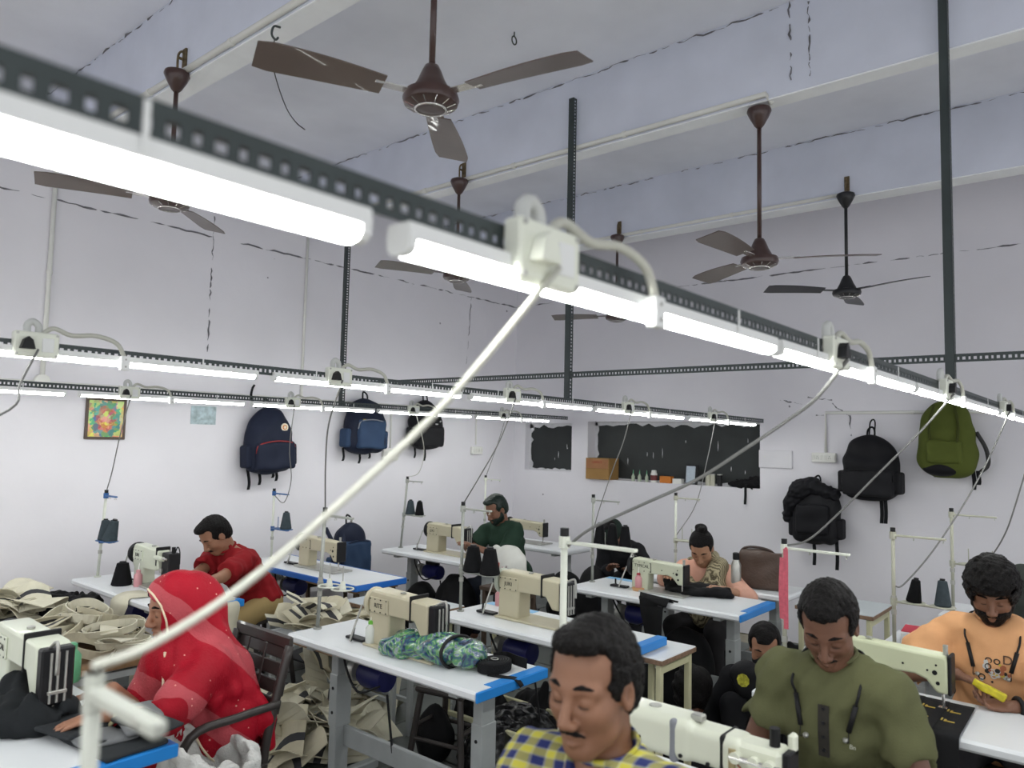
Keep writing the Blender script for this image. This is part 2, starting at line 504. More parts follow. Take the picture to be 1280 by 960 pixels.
for k, n in enumerate((n1, n2)):
    w = tag(thing('window_%d' % (k + 1), None, None), None, kind='structure')
    dp = 0.10 if k == 0 else 0.16
    MB().box((XW + dp + 0.01, (n[0] + n[1]) / 2, (n[2] + n[3]) / 2), (0.02, n[0] - n[1], n[2] - n[3])).build('dark_sheet', M_board, w)
    for side, amp, cnt in (('t', 0.07, 26 if k else 10), ('b', 0.02, 20), ('l', 0.05, 14), ('r', 0.02, 14)):
        poly = jag(n[0], n[1], n[3], n[2], side, amp, cnt, k * 10 + ord(side))
        MB().prism(poly, XW + dp - 0.008, XW + dp, 'x').build('plaster_rim', M_flake, w)
    for q in range(9 if k else 4):
        yy = random.uniform(n[1] + .1, n[0] - .1); zz = random.uniform(n[3] + .1, n[2] - .15); hh = random.uniform(.02, .11)
        MB().prism([(yy, zz), (yy + .003, zz + hh * .4), (yy + .001, zz + hh), (yy - .004, zz + hh * .6)], XW + dp - 0.004, XW + dp - 0.0005, 'x').build('paint_drip', M_flake, w)

# ceiling: slab and beams running to the left wall
struct('ceiling', MB().box(((X0 + XW) / 2, (Y0 + YW) / 2, ZS + 0.06), (XW - X0 + .4, YW - Y0 + .4, 0.12)), M_slab)
BEAMS = [(1.76, 1.88), (3.79, 3.90), (5.67, 5.84), (-0.33, -0.19), (-2.35, -2.2)]
nb = 0
for k, (a, b) in enumerate(BEAMS):
    struct('trim_%d' % (k + 1), MB().box(((a + b) / 2, (Y0 + YW) / 2, (ZB + ZS + .02) / 2), (b - a, YW - Y0, ZS + .02 - ZB), 0.004), M_beam)
# thin bright plaster band along the underside of each beam in view
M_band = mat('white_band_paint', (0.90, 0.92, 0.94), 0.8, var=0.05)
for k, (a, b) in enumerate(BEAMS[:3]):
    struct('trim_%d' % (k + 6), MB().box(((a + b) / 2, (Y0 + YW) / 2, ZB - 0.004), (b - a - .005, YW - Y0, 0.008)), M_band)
# joint in the middle beam where the formwork met
def rough_line(name, pts, r, seed, step=0.05, jit=0.006, parent=None, m=None):
    rr = random.Random(seed); out = []
    for i in range(len(pts) - 1):
        a, b = Vector(pts[i]), Vector(pts[i + 1]); n = max(2, int((b - a).length / step))
        for j in range(n): out.append(a.lerp(b, j / n) + Vector((rr.uniform(-jit, jit), rr.uniform(-jit, jit), rr.uniform(-jit, jit))))
    out.append(Vector(pts[-1]))
    return MB().tube(out, [r * rr.choice((0.15, .5, 1, 1.2, .3)) for _ in out], 5).build(name, m or M_crack, parent)
wl = bpy.data.objects['wall_left']; wb = bpy.data.objects['wall_back']; ce = bpy.data.objects['ceiling']
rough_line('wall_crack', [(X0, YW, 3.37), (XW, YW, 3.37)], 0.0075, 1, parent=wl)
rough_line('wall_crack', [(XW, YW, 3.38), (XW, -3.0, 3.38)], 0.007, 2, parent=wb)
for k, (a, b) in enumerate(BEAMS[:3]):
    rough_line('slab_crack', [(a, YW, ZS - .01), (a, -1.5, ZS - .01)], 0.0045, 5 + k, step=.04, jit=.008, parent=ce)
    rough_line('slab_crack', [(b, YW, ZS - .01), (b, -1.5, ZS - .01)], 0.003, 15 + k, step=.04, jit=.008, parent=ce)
tr2 = bpy.data.objects['trim_2']
pj = [atx(692, 5, 0) if False else None]
for (xa, ya, xb, yb, s) in ((986, 2, 989, 100, 31), (1010, 2, 1012, 95, 32), (1176, 2, 1174, 50, 33)):
    A = atx(xa, ya, 3.789); B = atx(xb, yb, 3.789); rough_line('beam_joint', [A, B], 0.005, s, step=.02, jit=.006, parent=tr2)
# dots of a vertical cable groove on the left wall
a = aty(268, 270, YW); b = aty(259, 440, YW); rough_line('wall_crack', [a, b], 0.006, 41, parent=wl, step=.03)
a = aty(589, 372, YW); b = aty(583, 455, YW); rough_line('wall_crack', [a, b], 0.004, 42, parent=wl)
# scratches above the window
for q, (x1, y1, x2, y2) in enumerate(((975, 500, 1010, 506), (1010, 497, 1040, 500), (1040, 505, 1062, 520), (1062, 520, 1064, 545), (1015, 520, 1030, 519))):
    rough_line('wall_scratch', [atx(x1, y1, XW), atx(x2, y2, XW)], 0.006, 60 + q, step=.02, parent=wb)

# conduits on walls and beams (each run is one thing)
def conduit(name, pts, r, label, saddles=()):
    t = thing(name, label, 'conduit')
    MB().tube(pts, r, 8).build('pipe', M_conduit, t, smooth=True)
    pts = [Vector(p) for p in pts]
    for i in range(len(pts) - 1):
        L = (pts[i + 1] - pts[i]).length; n = int(L / 0.9)
        for j in range(1, n + 1):
            c = pts[i].lerp(pts[i + 1], j / (n + 1)); d, u, v = frame_from(pts[i + 1] - pts[i])
            MB().cyl(c - d * .012, c + d * .012, r + .004, n=10).build('saddle', M_conduit, t)
    return t
def yz(y, z, x): return (x, y, z)
conduit('conduit', [(1.745, YW, ZB + .02), (1.745, -1.0, ZB + .02)], 0.016, 'white conduit along the first ceiling beam, above the long wire hook')
conduit('conduit', [(3.775, YW, ZB + .02), (3.775, 1.47, ZB + .02), (3.83, 1.46, ZB - .01)], 0.016, 'white conduit along the middle beam, ending at a fan canopy')
conduit('conduit', [(5.657, YW, ZB + .02), (5.657, 1.66, ZB + .02)], 0.014, 'white conduit along the beam at the back wall')
p = aty(70, 205, YW).x
conduit('conduit', [(p, YW - .018, 3.60), (p, YW - .018, 2.10)], 0.016, 'white vertical conduit on the left wall beside the framed picture')
p = aty(384, 300, YW).x
conduit('conduit', [(p, YW - .012, 3.60), (p, YW - .012, 2.08)], 0.012, 'thin white vertical conduit above the navy backpack with round emblem')
conduit('conduit', [(X0 + .1, YW - .010, 2.085), (6.9, YW - .010, 2.085)], 0.010, 'thin white horizontal conduit along the left wall behind the far light rail')
jb = thing('junction_box', 'round white junction box where two wall conduits meet', 'box', (aty(52, 466, YW).x, YW, 2.09))
MB().cyl((0, 0, 0), (0, -.03, 0), .05, n=18).build('body', M_conduit, jb); MB().cyl((0, -.03, 0), (0, -.036, 0), .046, n=18).build('lid', M_white, jb)
for (xx, y1, lab) in ((487, 560, 'thin drop conduit above the switch board between two wall backpacks'), (594, 556, 'thin drop conduit above the small switch board near the corner')):
    a = aty(xx, y1, YW)
    conduit('conduit', [(a.x, YW - .008, 2.08), (a.x, YW - .008, a.z)], 0.008, lab)
a = atx(1033, 566, XW); b = atx(1033, 516, XW)
conduit('conduit', [(XW - .016, a.y, a.z), (XW - .016, b.y, b.z), (XW - .016, b.y - 1.4, b.z)], 0.013, 'bent white conduit on the back wall above the black backpack')

# switch boards on walls
def switch_board(c, nrm, w, h, label, n=6):
    rz = {'y': PI, 'x': PI / 2}[nrm]      # local -y... front looks along local +y
    t = thing('switch_board', label, 'switch board', c, rz)
    MB().box((0, .02, 0), (w, .04, h), .006).build('box', M_white, t)
    for i in range(n):
        x = -w / 2 + w * (i + .5) / n
        if i % 3 == 1:
            s = MB().box((x, .042, 0), (w / n * .9, .004, h * .6), .001).build('socket', M_conduit, t)
            for dx, dz in ((0, .010), (-.007, -.006), (.007, -.006)): MB().cyl((x + dx, .0435, dz), (x + dx, .045, dz), .003, n=8).build('pin_hole', M_black, s)
        else:
            MB().box((x, .043, 0), (w / n * .62, .008, h * .5), .002).build('switch', M_conduit, t)
    return t
c = aty(486, 568, YW); switch_board((c.x, YW, c.z), 'y', .19, .12, 'square white switch board on the wall between two hanging backpacks', 4)
c = aty(594, 563, YW); switch_board((c.x, YW, c.z), 'y', .17, .085, 'small white switch board low on the wall near the room corner', 4)
c = atx(1031, 572, XW); switch_board((XW, c.y, c.z), 'x', .21, .085, 'white switch board under a bent conduit, left of the black backpack', 6)
c = atx(970, 574, XW)
t = thing('blank_panel', 'blank white box cover on the wall right of the dark window', 'panel', (XW, c.y, c.z))
MB().box((-.012, 0, 0), (.024, .31, .165), .004).build('cover', mat('panel_white', (.72, .71, .74), .5, var=.03), t)
for sy in (-1, 1): MB().cyl((-.024, sy * .1, .02), (-.027, sy * .1, .02), .006, n=8).build('screw', M_conduit, t)

# framed picture and a faded sticker on the left wall
def picture_material():
    m = mat('print_colours', (0.6, 0.5, 0.2), 0.35, var=0.0)
    N, L, p = nodes_of(m); tc = N.new('ShaderNodeTexCoord')
    v = N.new('ShaderNodeTexVoronoi'); v.inputs['Scale'].default_value = 26; L.new(tc.outputs['Object'], v.inputs['Vector'])
    d = N.new('ShaderNodeVectorMath'); d.operation = 'LENGTH'
    mp = N.new('ShaderNodeMapping'); mp.inputs['Scale'].default_value = (8, 0, 6); L.new(tc.outputs['Object'], mp.inputs['Vector']); L.new(mp.outputs['Vector'], d.inputs[0])
    pn = N.new('ShaderNodeTexNoise'); pn.inputs['Scale'].default_value = 30; pn.inputs['Detail'].default_value = 3; L.new(tc.outputs['Object'], pn.inputs['Vector']); pa = N.new('ShaderNodeMath'); pa.operation = 'MULTIPLY_ADD'; pa.inputs[1].default_value = .9; L.new(pn.outputs['Fac'], pa.inputs[0]); ps = N.new('ShaderNodeMath'); ps.operation = 'SUBTRACT'; ps.inputs[1].default_value = .45; L.new(d.outputs['Value'], ps.inputs[0]); L.new(ps.outputs[0], pa.inputs[2])
    r1 = N.new('ShaderNodeValToRGB'); L.new(pa.outputs[0], r1.inputs['Fac'])
    e = r1.color_ramp.elements; e[0].color = (.70, .58, .22, 1); e[1].color = (.62, .50, .20, 1); e[0].position = 0; e[1].position = 1
    for pos, c in ((.22, (.66, .55, .25, 1)), (.34, (.42, .12, .10, 1)), (.5, (.45, .22, .12, 1)), (.6, (.10, .30, .24, 1)), (.78, (.12, .32, .22, 1)), (.84, (.68, .56, .25, 1))):
        x = e.new(pos); x.color = c
    mx = N.new('ShaderNodeMix'); mx.data_type = 'RGBA'; mx.blend_type = 'OVERLAY'; mx.inputs['Factor'].default_value = .55
    L.new(r1.outputs['Color'], mx.inputs['A']); L.new(v.outputs['Color'], mx.inputs['B']); L.new(mx.outputs['Result'], p.inputs['Base Color'])
    return m
a = aty(109, 498, YW); b = aty(153, 548, YW)
cw, ch = b.x - a.x, a.z - b.z
t = thing('framed_picture', 'small framed colourful print with golden border on the left wall', 'picture', ((a.x + b.x) / 2, YW - .012, (a.z + b.z) / 2))
MB().box((0, 0, 0), (cw - .02, .01, ch - .02)).build('print', picture_material(), t)
fr = mat('frame_dark', (.09, .06, .045), .4)
for s in (-1, 1):
    MB().box((s * cw / 2, 0, 0), (.018, .022, ch + .018), .003).build('frame_side', fr, t)
    MB().box((0, 0, s * ch / 2), (cw, .022, .018), .003).build('frame_rail', fr, t)
a = aty(239, 507, YW); b = aty(269, 531, YW)
t = tag(MB().box(((a.x + b.x) / 2, YW - .002, (a.z + b.z) / 2), (b.x - a.x, .004, a.z - b.z)).build('paper_sticker', mat('faded_sticker', (.42, .52, .55), .6, var=.35, scale=28), None), 'faded pale blue paper sticker on the left wall by the navy backpack', 'sticker')
# ================================================================== slotted-angle light rails
M_angle = mat('slotted_angle_paint', (0.050, 0.062, 0.062), 0.45, metal=0.2, var=0.12, scale=8)
M_house = mat('batten_white', (0.80, 0.81, 0.80), 0.4, var=0.02)
M_tube = mat('batten_diffuser', (0.9, 0.9, 0.9), 0.4, var=0, emit=(0.975, 1.0, 0.955), estr=TUBE_STRENGTH)
M_box = mat('cream_box_plastic', (0.78, 0.80, 0.70), 0.4, var=0.03)
M_hose = mat('grey_hose', (0.55, 0.56, 0.54), 0.5, var=0.05)
M_cable = mat('grey_cable', (0.17, 0.17, 0.165), 0.5, var=0.05)
M_cable_w = mat('cream_cable', (0.50, 0.50, 0.44), 0.5, var=0.04)
M_steel = mat('worn_steel', (0.45, 0.45, 0.42), 0.4, metal=0.6, var=0.15, scale=20)

def slotted(mb, length, w=0.036, t=0.002, pitch=0.021, holes=True):
    """an L-section along +x; the slotted flange stands in the xz plane at y=0, the other lies at the top"""
    mb.box((length / 2, w / 2, w - t / 2), (length, w, t))
    if not holes:
        mb.box((length / 2, 0, w / 2), (length, t, w)); return
    n = int(length / pitch); zl, zh = 0.010, 0.023
    mb.box((length / 2, 0, zl / 2), (length, t, zl)); mb.box((length / 2, 0, (zh + w) / 2), (length, t, w - zh))
    x = 0.0
    for i in range(n):
        hw = 0.012 if i % 2 else 0.008
        c = (i + .5) * pitch
        a = c - hw / 2
        mb.box(((x + a) / 2, 0, (zl + zh) / 2), (a - x, t, zh - zl)); x = c + hw / 2
        if hw < .01:            # short slots are round-shouldered: add two corner slivers
            pass
    mb.box(((x + length) / 2, 0, (zl + zh) / 2), (max(length - x, .001), t, zh - zl))

def rail(name, label, a, b, parent=None):
    """slotted angle from a to b (any direction)"""
    a = Vector(a); b = Vector(b); d = (b - a)
    t = thing(name, label, 'slotted angle', a)
    mb = MB(); slotted(mb, d.length)
    o = mb.build('angle_bar', M_angle, t)
    d.normalize()
    up = Vector((0, 0, 1)) if abs(d.z) < .9 else Vector((-1, 0, 0))
    if abs(d.z) > .9: yv = Vector((0, 1, 0)) if False else Vector((0.0, 1.0, 0.0)); zv = d.cross(yv).normalized(); yv = zv.cross(d)
    else: yv = up.cross(d).normalized(); zv = d.cross(yv)
    o.rotation_euler = Matrix((d, yv, zv)).transposed().to_euler()
    return t

RY = [0.60, 2.66, 4.90]
def rail_z(k, x):
    # light sag measured along each rail
    if k == 0: return 1.990
    if k == 1: return 2.022 - 0.0085 * max(0, x - 0.5)
    return 2.000
RAILX = [(-3.2, 6.3), (-3.2, 6.75), (-3.2, 6.80)]
rail_lab = ['dark slotted-angle light rail overhead by the big brown fan', 'dark slotted-angle light rail over the middle row of sewing tables', 'dark slotted-angle light rail along the lavender wall with the framed picture']
for k in range(3):
    xa, xb = RAILX[k]
    rail('light_rail', rail_lab[k], (xa, RY[k], rail_z(k, xa)), (xb, RY[k], rail_z(k, xb)))

def batten(k, xa, xb, label):
    za, zb = rail_z(k, xa), rail_z(k, xb); L = xb - xa
    t = thing('tube_light', label, 'tube light', (xa, RY[k] - 0.001, za), group='tube lights under the rails')
    t.rotation_euler = (0, -math.atan2(zb - za, L), 0)
    hs = [(-.017, -.003), (.017, -.003), (.019, -.022), (-.019, -.022)]
    MB().prism(hs, 0, L, 'x').build('housing', M_house, t)
    df = [(-.017, -.022), (.017, -.022), (.0165, -.030), (.011, -.036), (0, -.038), (-.011, -.036), (-.0165, -.030)]
    MB().prism(df, .012, L - .012, 'x').build('diffuser', M_tube, t)
    for x in (0, L - .012):
        MB().prism([(p * 1.06, q) for p, q in df], x, x + .012, 'x').build('end_cap', M_house, t)
    for f in (.18, .8):                              # hanger straps
        MB().box((L * f, -.0205, .004), (.005, .002, .042)).build('strap', M_house, t)
    return t
def bx(k, px, py=None): return aty(px, {0: 300, 1: 480, 2: 510}[k] if py is None else py, RY[k]).x
spans = {0: [(bx(0, 497, 295), bx(0, 962, 432)), (bx(0, 968, 435), bx(0, 1137, 480)), (bx(0, 1140, 485), bx(0, 1243, 512))],
         1: [(bx(1, 340, 474), bx(1, 575, 497)), (bx(1, 587, 496), bx(1, 738, 511)), (bx(1, 743, 511), bx(1, 853, 522)), (bx(1, 860, 522), bx(1, 943, 531))],
         2: [(bx(2, 98, 492), bx(2, 305, 507)), (bx(2, 314, 508), bx(2, 467, 518)), (bx(2, 472, 518), bx(2, 588, 524)), (bx(2, 594, 524), bx(2, 685, 530))]}
e0 = bx(0, 450, 285); spans[0] = [(e0 - 1.12, e0)] + spans[0] + [(bx(0, 1247, 513), min(6.28, bx(0, 1247, 513) + 1.15))]
e1 = bx(1, 320, 473); spans[1] = [(e1 - 1.15, e1)] + spans[1]
e2 = bx(2, 82, 491); spans[2] = [(e2 - 1.15, e2)] + spans[2]
LAMPS = [['blurred, with two bright hanger straps', 'behind the cream plug box', 'before the white post cable box', 'above the black backpack', 'beside the olive backpack'],
         ['left of the framed picture', 'in front of the emblem backpack', 'before the printed black backpack', 'before the small dark window', 'above the window carton', 'at its end by the large dark window'],
         ['at the edge of the picture', 'above the framed picture', 'across the emblem backpack', 'across the blue backpack', 'across the printed backpack', 'ending before the small window']]
where = ['overhead rail', 'middle rail', 'rail by the left wall']
for k in range(3):
    first = spans[k][0][0]
    for j in range(4):                               # the rails run on behind the photographer
        b = first - 0.05 - j * 1.2
        if b - 1.15 > -3.2: spans[k].insert(0, (b - 1.15, b))
    seen = LAMPS[k]; un = len(spans[k]) - len(seen)
    for i, (a, b) in enumerate(spans[k]):
        batten(k, a, b, ('lit white LED batten of the %s, behind the photographer' % where[k]) if i < un else 'lit LED batten of the %s, %s' % (where[k], seen[i - un]))
# added rail of battens behind the photographer, unseen, to even out the light
rail('light_rail', 'added unseen slotted-angle fill-light rail behind the photographer', (-3.2, -1.7, 2.0), (6.3, -1.7, 2.0))
RY.append(-1.7)
_rz = rail_z
def rail_z(k, x): return 2.0 if k == 3 else _rz(k, x)
for j in range(7): batten(3, -3.1 + j * 1.25, -3.1 + j * 1.25 + 1.17, 'added fill-light LED batten under the unseen rail behind the photographer')

# posts and the cross bar
PX = 3.76
ptop = ZB + .33
rail('rail_post', 'dark slotted post from the middle beam down to the middle light rail', (PX, RY[1] + .02, 2.02), (PX, RY[1] + .02, ptop))
rail('rail_post', 'dark slotted post holding the overhead rail, near the olive backpack', (PX, RY[0] + .02, 1.99), (PX, RY[0] + .02, ptop))
rail('rail_post', 'dark slotted post of the wall-side light rail, beside the navy backpack', (PX, RY[2] + .02, 2.0), (PX, RY[2] + .02, ptop))
rail('cross_bar', 'dark slotted cross bar joining the light rails in front of the back wall', (PX - .03, RY[2], 2.155), (PX - .03, -1.7, 2.135))

# switch boxes with plug, switch, hose and connector
def plug_shape(mb):
    mb.prism([(-.020, -.016), (.020, -.016), (.012, .012), (0, .022), (-.012, .012)], -.052, -.026, 'y')
def switch_box(k, xc, label, plug=M_black, hose=True, sc=1.0):
    z = rail_z(k, xc)
    t = thing('switch_box', label, 'switch box', (xc, RY[k] - .004, z))
    MB().box((0, -.014, .004), (.125, .030, .078), .004).build('box', M_box, t)
    MB().box((.030, -.030, .004), (.034, .004, .044), .002).build('switch', M_house, t)
    MB().box((-.030, -.0295, .004), (.046, .002, .05), .001).build('socket_plate', M_box, t)
    mb = MB(); plug_shape(mb); o = mb.build('plug', plug, t); o.location = (-.030, 0, .004)
    for sx in (-1, 1):
        for sz in (-1, 1): MB().cyl((sx * .055, -.029, .004 + sz * .032), (sx * .055, -.031, .004 + sz * .032), .004, n=8).build('screw', M_steel, t)
    MB().tube(spline([(-.02, .004, .04), (-.02, .004, .068), (-.005, .004, .078), (.010, .004, .066), (.012, .004, .04)], 4), .011, 8).build('gland', M_hose, t, smooth=True)
    if hose:
        h = MB().tube(spline([(.02, -.004, .042), (.05, -.01, .062), (.10, -.018, .045), (.17, -.024, .052), (.235, -.028, .034), (.262, -.030, -.01)], 5), .0075, 8).build('flexible_hose', M_cable_w, t, smooth=True)
        c = MB().box((.264, -.030, -.030), (.030, .018, .048), .002).build('connector', M_house, t)
        for dz in (-.012, .012): MB().cyl((.264, -.039, -.03 + dz), (.264, -.0405, -.03 + dz), .0035, n=8).build('connector_screw', M_steel, c)
        MB().cyl((.262, -.030, -.012), (.263, -.030, -.004), .005, n=8).build('red_wire', mat('red_wire', (.6, .08, .07), .5), t)
    return t
BOX = {}
for key, k, px, py, lab in (('r1a', 0, 665, 305, 'cream switch box on the overhead rail with cream cable plugged in'),
                            ('r1b', 0, 1036, 438, 'cream switch box on the overhead rail, its grey cable running to a white post'),
                            ('r1c', 0, 1176, 478, 'cream switch box on the overhead rail above the black wall backpack'),
                            ('r1d', 0, 1250, 505, 'cream switch box on the overhead rail beside the olive wall backpack'),
                            ('r2a', 1, 42, 430, 'cream switch box on the middle rail left of the framed picture'),
                            ('r2b', 1, 420, 475, 'cream switch box on the middle rail below a thin slotted post'),
                            ('r2c', 1, 637, 492, 'cream switch box on the middle rail left of the small dark window'),
                            ('r2d', 1, 782, 508, 'cream switch box on the middle rail over the carton in the window'),
                            ('r2e', 1, 888, 520, 'cream switch box on the middle rail at the right part of the window'),
                            ('r3a', 2, 160, 492, 'cream switch box on the wall-side rail over the framed picture'),
                            ('r3b', 2, 364, 504, 'cream switch box on the wall-side rail right of the emblem backpack'),
                            ('r3c', 2, 515, 514, 'cream switch box on the wall-side rail before the black printed backpack'),
                            ('r3d', 2, 628, 520, 'cream switch box on the wall-side rail near its end cap')):
    x = aty(px, py, RY[k]).x
    BOX[key] = (x, RY[k] - .045, rail_z(k, x) - .012)
    switch_box(k, x, lab, plug=(M_box if key == 'r1a' else M_black))
def on_path(px, A, B):
    """3-D points for picture points px, with depth running from A to B"""
    fw = ROT @ np.array([0, 0, -1.0]); out = []
    dA = np.dot(np.array(A) - [0, 0, CAM_H], fw); dB = np.dot(np.array(B) - [0, 0, CAM_H], fw)
    n = len(px)
    for i, (x, y) in enumerate(px):
        d = dA + (dB - dA) * i / (n - 1); out.append(V3(ray(x, y) * d + np.array([0, 0, CAM_H])))
    return out
def cable(label, A, B, px, r=0.0035, m=None, name='power_cable'):
    pts = [Vector(A)] + on_path(px, A, B)[1:-1] + [Vector(B)]
    return tag(MB().tube(spline(pts, 6), r, 8).build(name, m or M_cable, None, smooth=True), label, 'cable')

# ================================================================== ceiling fans
M_fan = mat('fan_brown', (0.055, 0.028, 0.024), 0.28, var=0.15, scale=10, coat=.3)
M_fan2 = mat('fan_blade_brown', (0.115, 0.085, 0.072), 0.35, var=0.1, scale=5, coat=.2)
M_fanb = mat('fan_black', (0.018, 0.018, 0.020), 0.35, var=0.1)
M_chrome = mat('chrome', (0.75, 0.73, 0.70), 0.2, metal=0.9, var=0.03)
M_blade_pale = mat('fan_blade_grey', (0.17, 0.15, 0.14), 0.35, var=0.1, scale=5)
def fan(label, c, zb, zc, ang, body, blade, hook=None, R=.58):
    """c = xy, zb = motor underside, zc = canopy, ang = blade angles in degrees"""
    t = thing('ceiling_fan', label, 'ceiling fan', (c[0], c[1], zb))
    H = zc - zb
    MB().lathe([(0.02, 0), (.045, .0), (.092, .018), (.098, .035), (.092, .055), (.060, .062)], n=32).build('motor', body, t, smooth=True, auto=40)
    # ornament under the motor: rings and spokes
    MB().lathe([(.050, -.003), (.056, -.003), (.056, .003), (.050, .003)], n=32, cap=False).build('trim_ring', M_chrome, t, smooth=True)
    for i in range(12):
        a = i * PI / 6; u = Vector((math.cos(a), math.sin(a), 0))
        MB().cyl(u * .058 + Vector((0, 0, .004)), u * .088 + Vector((0, 0, .015)), .0018, n=5).build('trim_spoke', M_chrome, t)
    MB().lathe([(.066, .055), (.062, .075), (.048, .10), (.034, .135), (.024, .155), (.016, .16)], n=24).build('motor_cover', body, t, smooth=True, auto=40)
    MB().cyl((0, 0, .15), (0, 0, H + .02), .0115, n=12).build('down_rod', body, t, smooth=True)
    MB().lathe([(.013, H - .075), (.026, H - .06), (.048, H - .02), (.064, H + .015), (.060, H + .03), (.034, H + .042)], n=20).build('canopy', body, t, smooth=True, auto=40)
    if hook is not None:
        hk = MB(); hk.tube(spline([(0, 0, H + .03), (0, 0, H + .12), (.02, 0, H + .15), (.035, 0, H + .12), (.03, 0, H + .09)], 4), .006, 6)
        hk.box((hook - .006, 0, H + .10), (.012, .035, .14), .002); hk.cyl((0, 0, H + .11), (hook, 0, H + .11), .007, n=6)
        hk.build('hook', mat('hook_rusty', (.16, .12, .07), .7, metal=.4, var=.4, scale=60), t)
    if blade_me.get(blade.name) is None:
        mb = MB(); n = 9; vs = []; fs = []
        for i in range(n + 1):
            u = i / n; x = .17 + (R - .17) * u; w = .048 + .022 * math.sin(u * PI * .55); tilt = math.radians(11)
            zz = .004 * math.sin(u * PI)
            for s, dz in ((-1, 0), (1, 0), (1, -.004), (-1, -.004)):
                ww = w * (0.86 if i == n and True else 1)
                vs.append((x, s * ww * math.cos(tilt), zz + s * ww * math.sin(tilt) + dz))
        for i in range(n):
            for j in range(4): fs.append((i * 4 + j, i * 4 + (j + 1) % 4, i * 4 + 4 + (j + 1) % 4, i * 4 + 4 + j))
        fs += [(3, 2, 1, 0), tuple(n * 4 + j for j in range(4))]
        mb.add(vs, fs); o = mb.build('blade', blade, t); blade_me[blade.name] = o.data
        bk = MB().box((.14, 0, .0), (.12, .04, .005), .001).build('blade_bracket', M_chrome if blade is M_fan2 else body, o); blade_me[blade.name + 'b'] = bk.data
        o.rotation_euler = (0, 0, math.radians(ang[0])); o.location = (0, 0, .05); rest = ang[1:]
    else: rest = ang
    for a in rest:
        o = bpy.data.objects.new('blade', blade_me[blade.name]); link(o, t); o.rotation_euler = (0, 0, math.radians(a)); o.location = (0, 0, .05)
        bk = bpy.data.objects.new('blade_bracket', blade_me[blade.name + 'b']); link(bk, o)
    return t
blade_me = {}
fan('big brown ceiling fan with a glossy ornament, overhead before the first beam', (1.72, 1.84), 2.885, ZB - .03, (157, -80, 37), M_fan, M_fan2, hook=.04)
fan('brown ceiling fan hooked to the first beam, half behind the overhead tube light', (1.72, 3.735), 2.885, ZB - .02, (160, 40, -80), M_fan, M_fan2, hook=.04)
fan('brown ceiling fan on a long rod under the middle beam', (3.82, 1.525), 2.695, ZB - .06, (178, -64, 57), M_fan, M_fan2)
fan('brown ceiling fan hooked to the middle beam, low over the left wall', (3.74, 3.68), 2.868, ZB - .02, (159, 39, -81), M_fan, M_blade_pale, hook=.05)
fan('black ceiling fan hooked to the rear beam, right of the brown fan', (5.63, 1.605), 2.838, ZB - .02, (130, -110, 10), M_fanb, M_fanb, hook=.04)
fan('dark ceiling fan hooked to the rear beam, behind the middle rail post', (5.63, 3.545), 2.83, ZB - .02, (112, -8, -128), M_fan, M_blade_pale, hook=.04)
# loose hooks and wires on the ceiling
h = atz(643, 40, ZS); t = thing('ceiling_hook', 'small iron ring hook in the slab beside the big fan', 'hook', h)
MB().tube([(0.02 * math.cos(a / 8 * PI), 0, -.05 + .024 * math.sin(a / 8 * PI)) for a in range(16)], .004, 6, True).build('ring', M_angle, t); MB().cyl((0, 0, -.03), (0, 0, .0), .004, n=6).build('shank', M_angle, t)
a = atx(345, 40, 1.74)
t = thing('wire_hook', 'iron hook on the first beam with a long dangling wire', 'hook', a)
MB().tube(spline([(0.02, 0, .03), (-.012, 0, .02), (-.02, 0, -.02), (0, 0, -.035), (.012, 0, -.02)], 4), .005, 6).build('hook', M_angle, t)
w = [atx(x, y, 1.72) - a for x, y in ((343, 50), (341, 78), (347, 105), (358, 135), (370, 153), (381, 162))]
MB().tube(spline(w, 5), .0022, 6).build('wire', M_black, t)
# ================================================================== sewing tables
M_top = mat('white_laminate', (0.74, 0.76, 0.78), 0.28, var=0.04, scale=3)
M_blue = mat('blue_edge', (0.02, 0.22, 0.62), 0.35, var=0.06)
M_blue2 = mat('blue_edge_deep', (0.018, 0.13, 0.48), 0.35, var=0.06)
M_bluetape = mat('pale_blue_tape', (0.22, 0.50, 0.78), 0.4, var=0.06)
M_leg = mat('grey_leg_paint', (0.36, 0.38, 0.38), 0.45, metal=.1, var=0.10, scale=8)
M_yleg = mat('cream_leg_paint', (0.58, 0.56, 0.36), 0.5, var=0.10, scale=8)
M_motor = mat('motor_blue', (0.010, 0.012, 0.085), 0.4, var=0.15)
M_dark = mat('dark_metal', (0.02, 0.02, 0.022), 0.4, metal=.2, spec=.2, var=0.2)
M_edge = mat('particle_board', (0.22, 0.14, 0.09), 0.7, var=0.3, scale=60)
ZT = 0.76
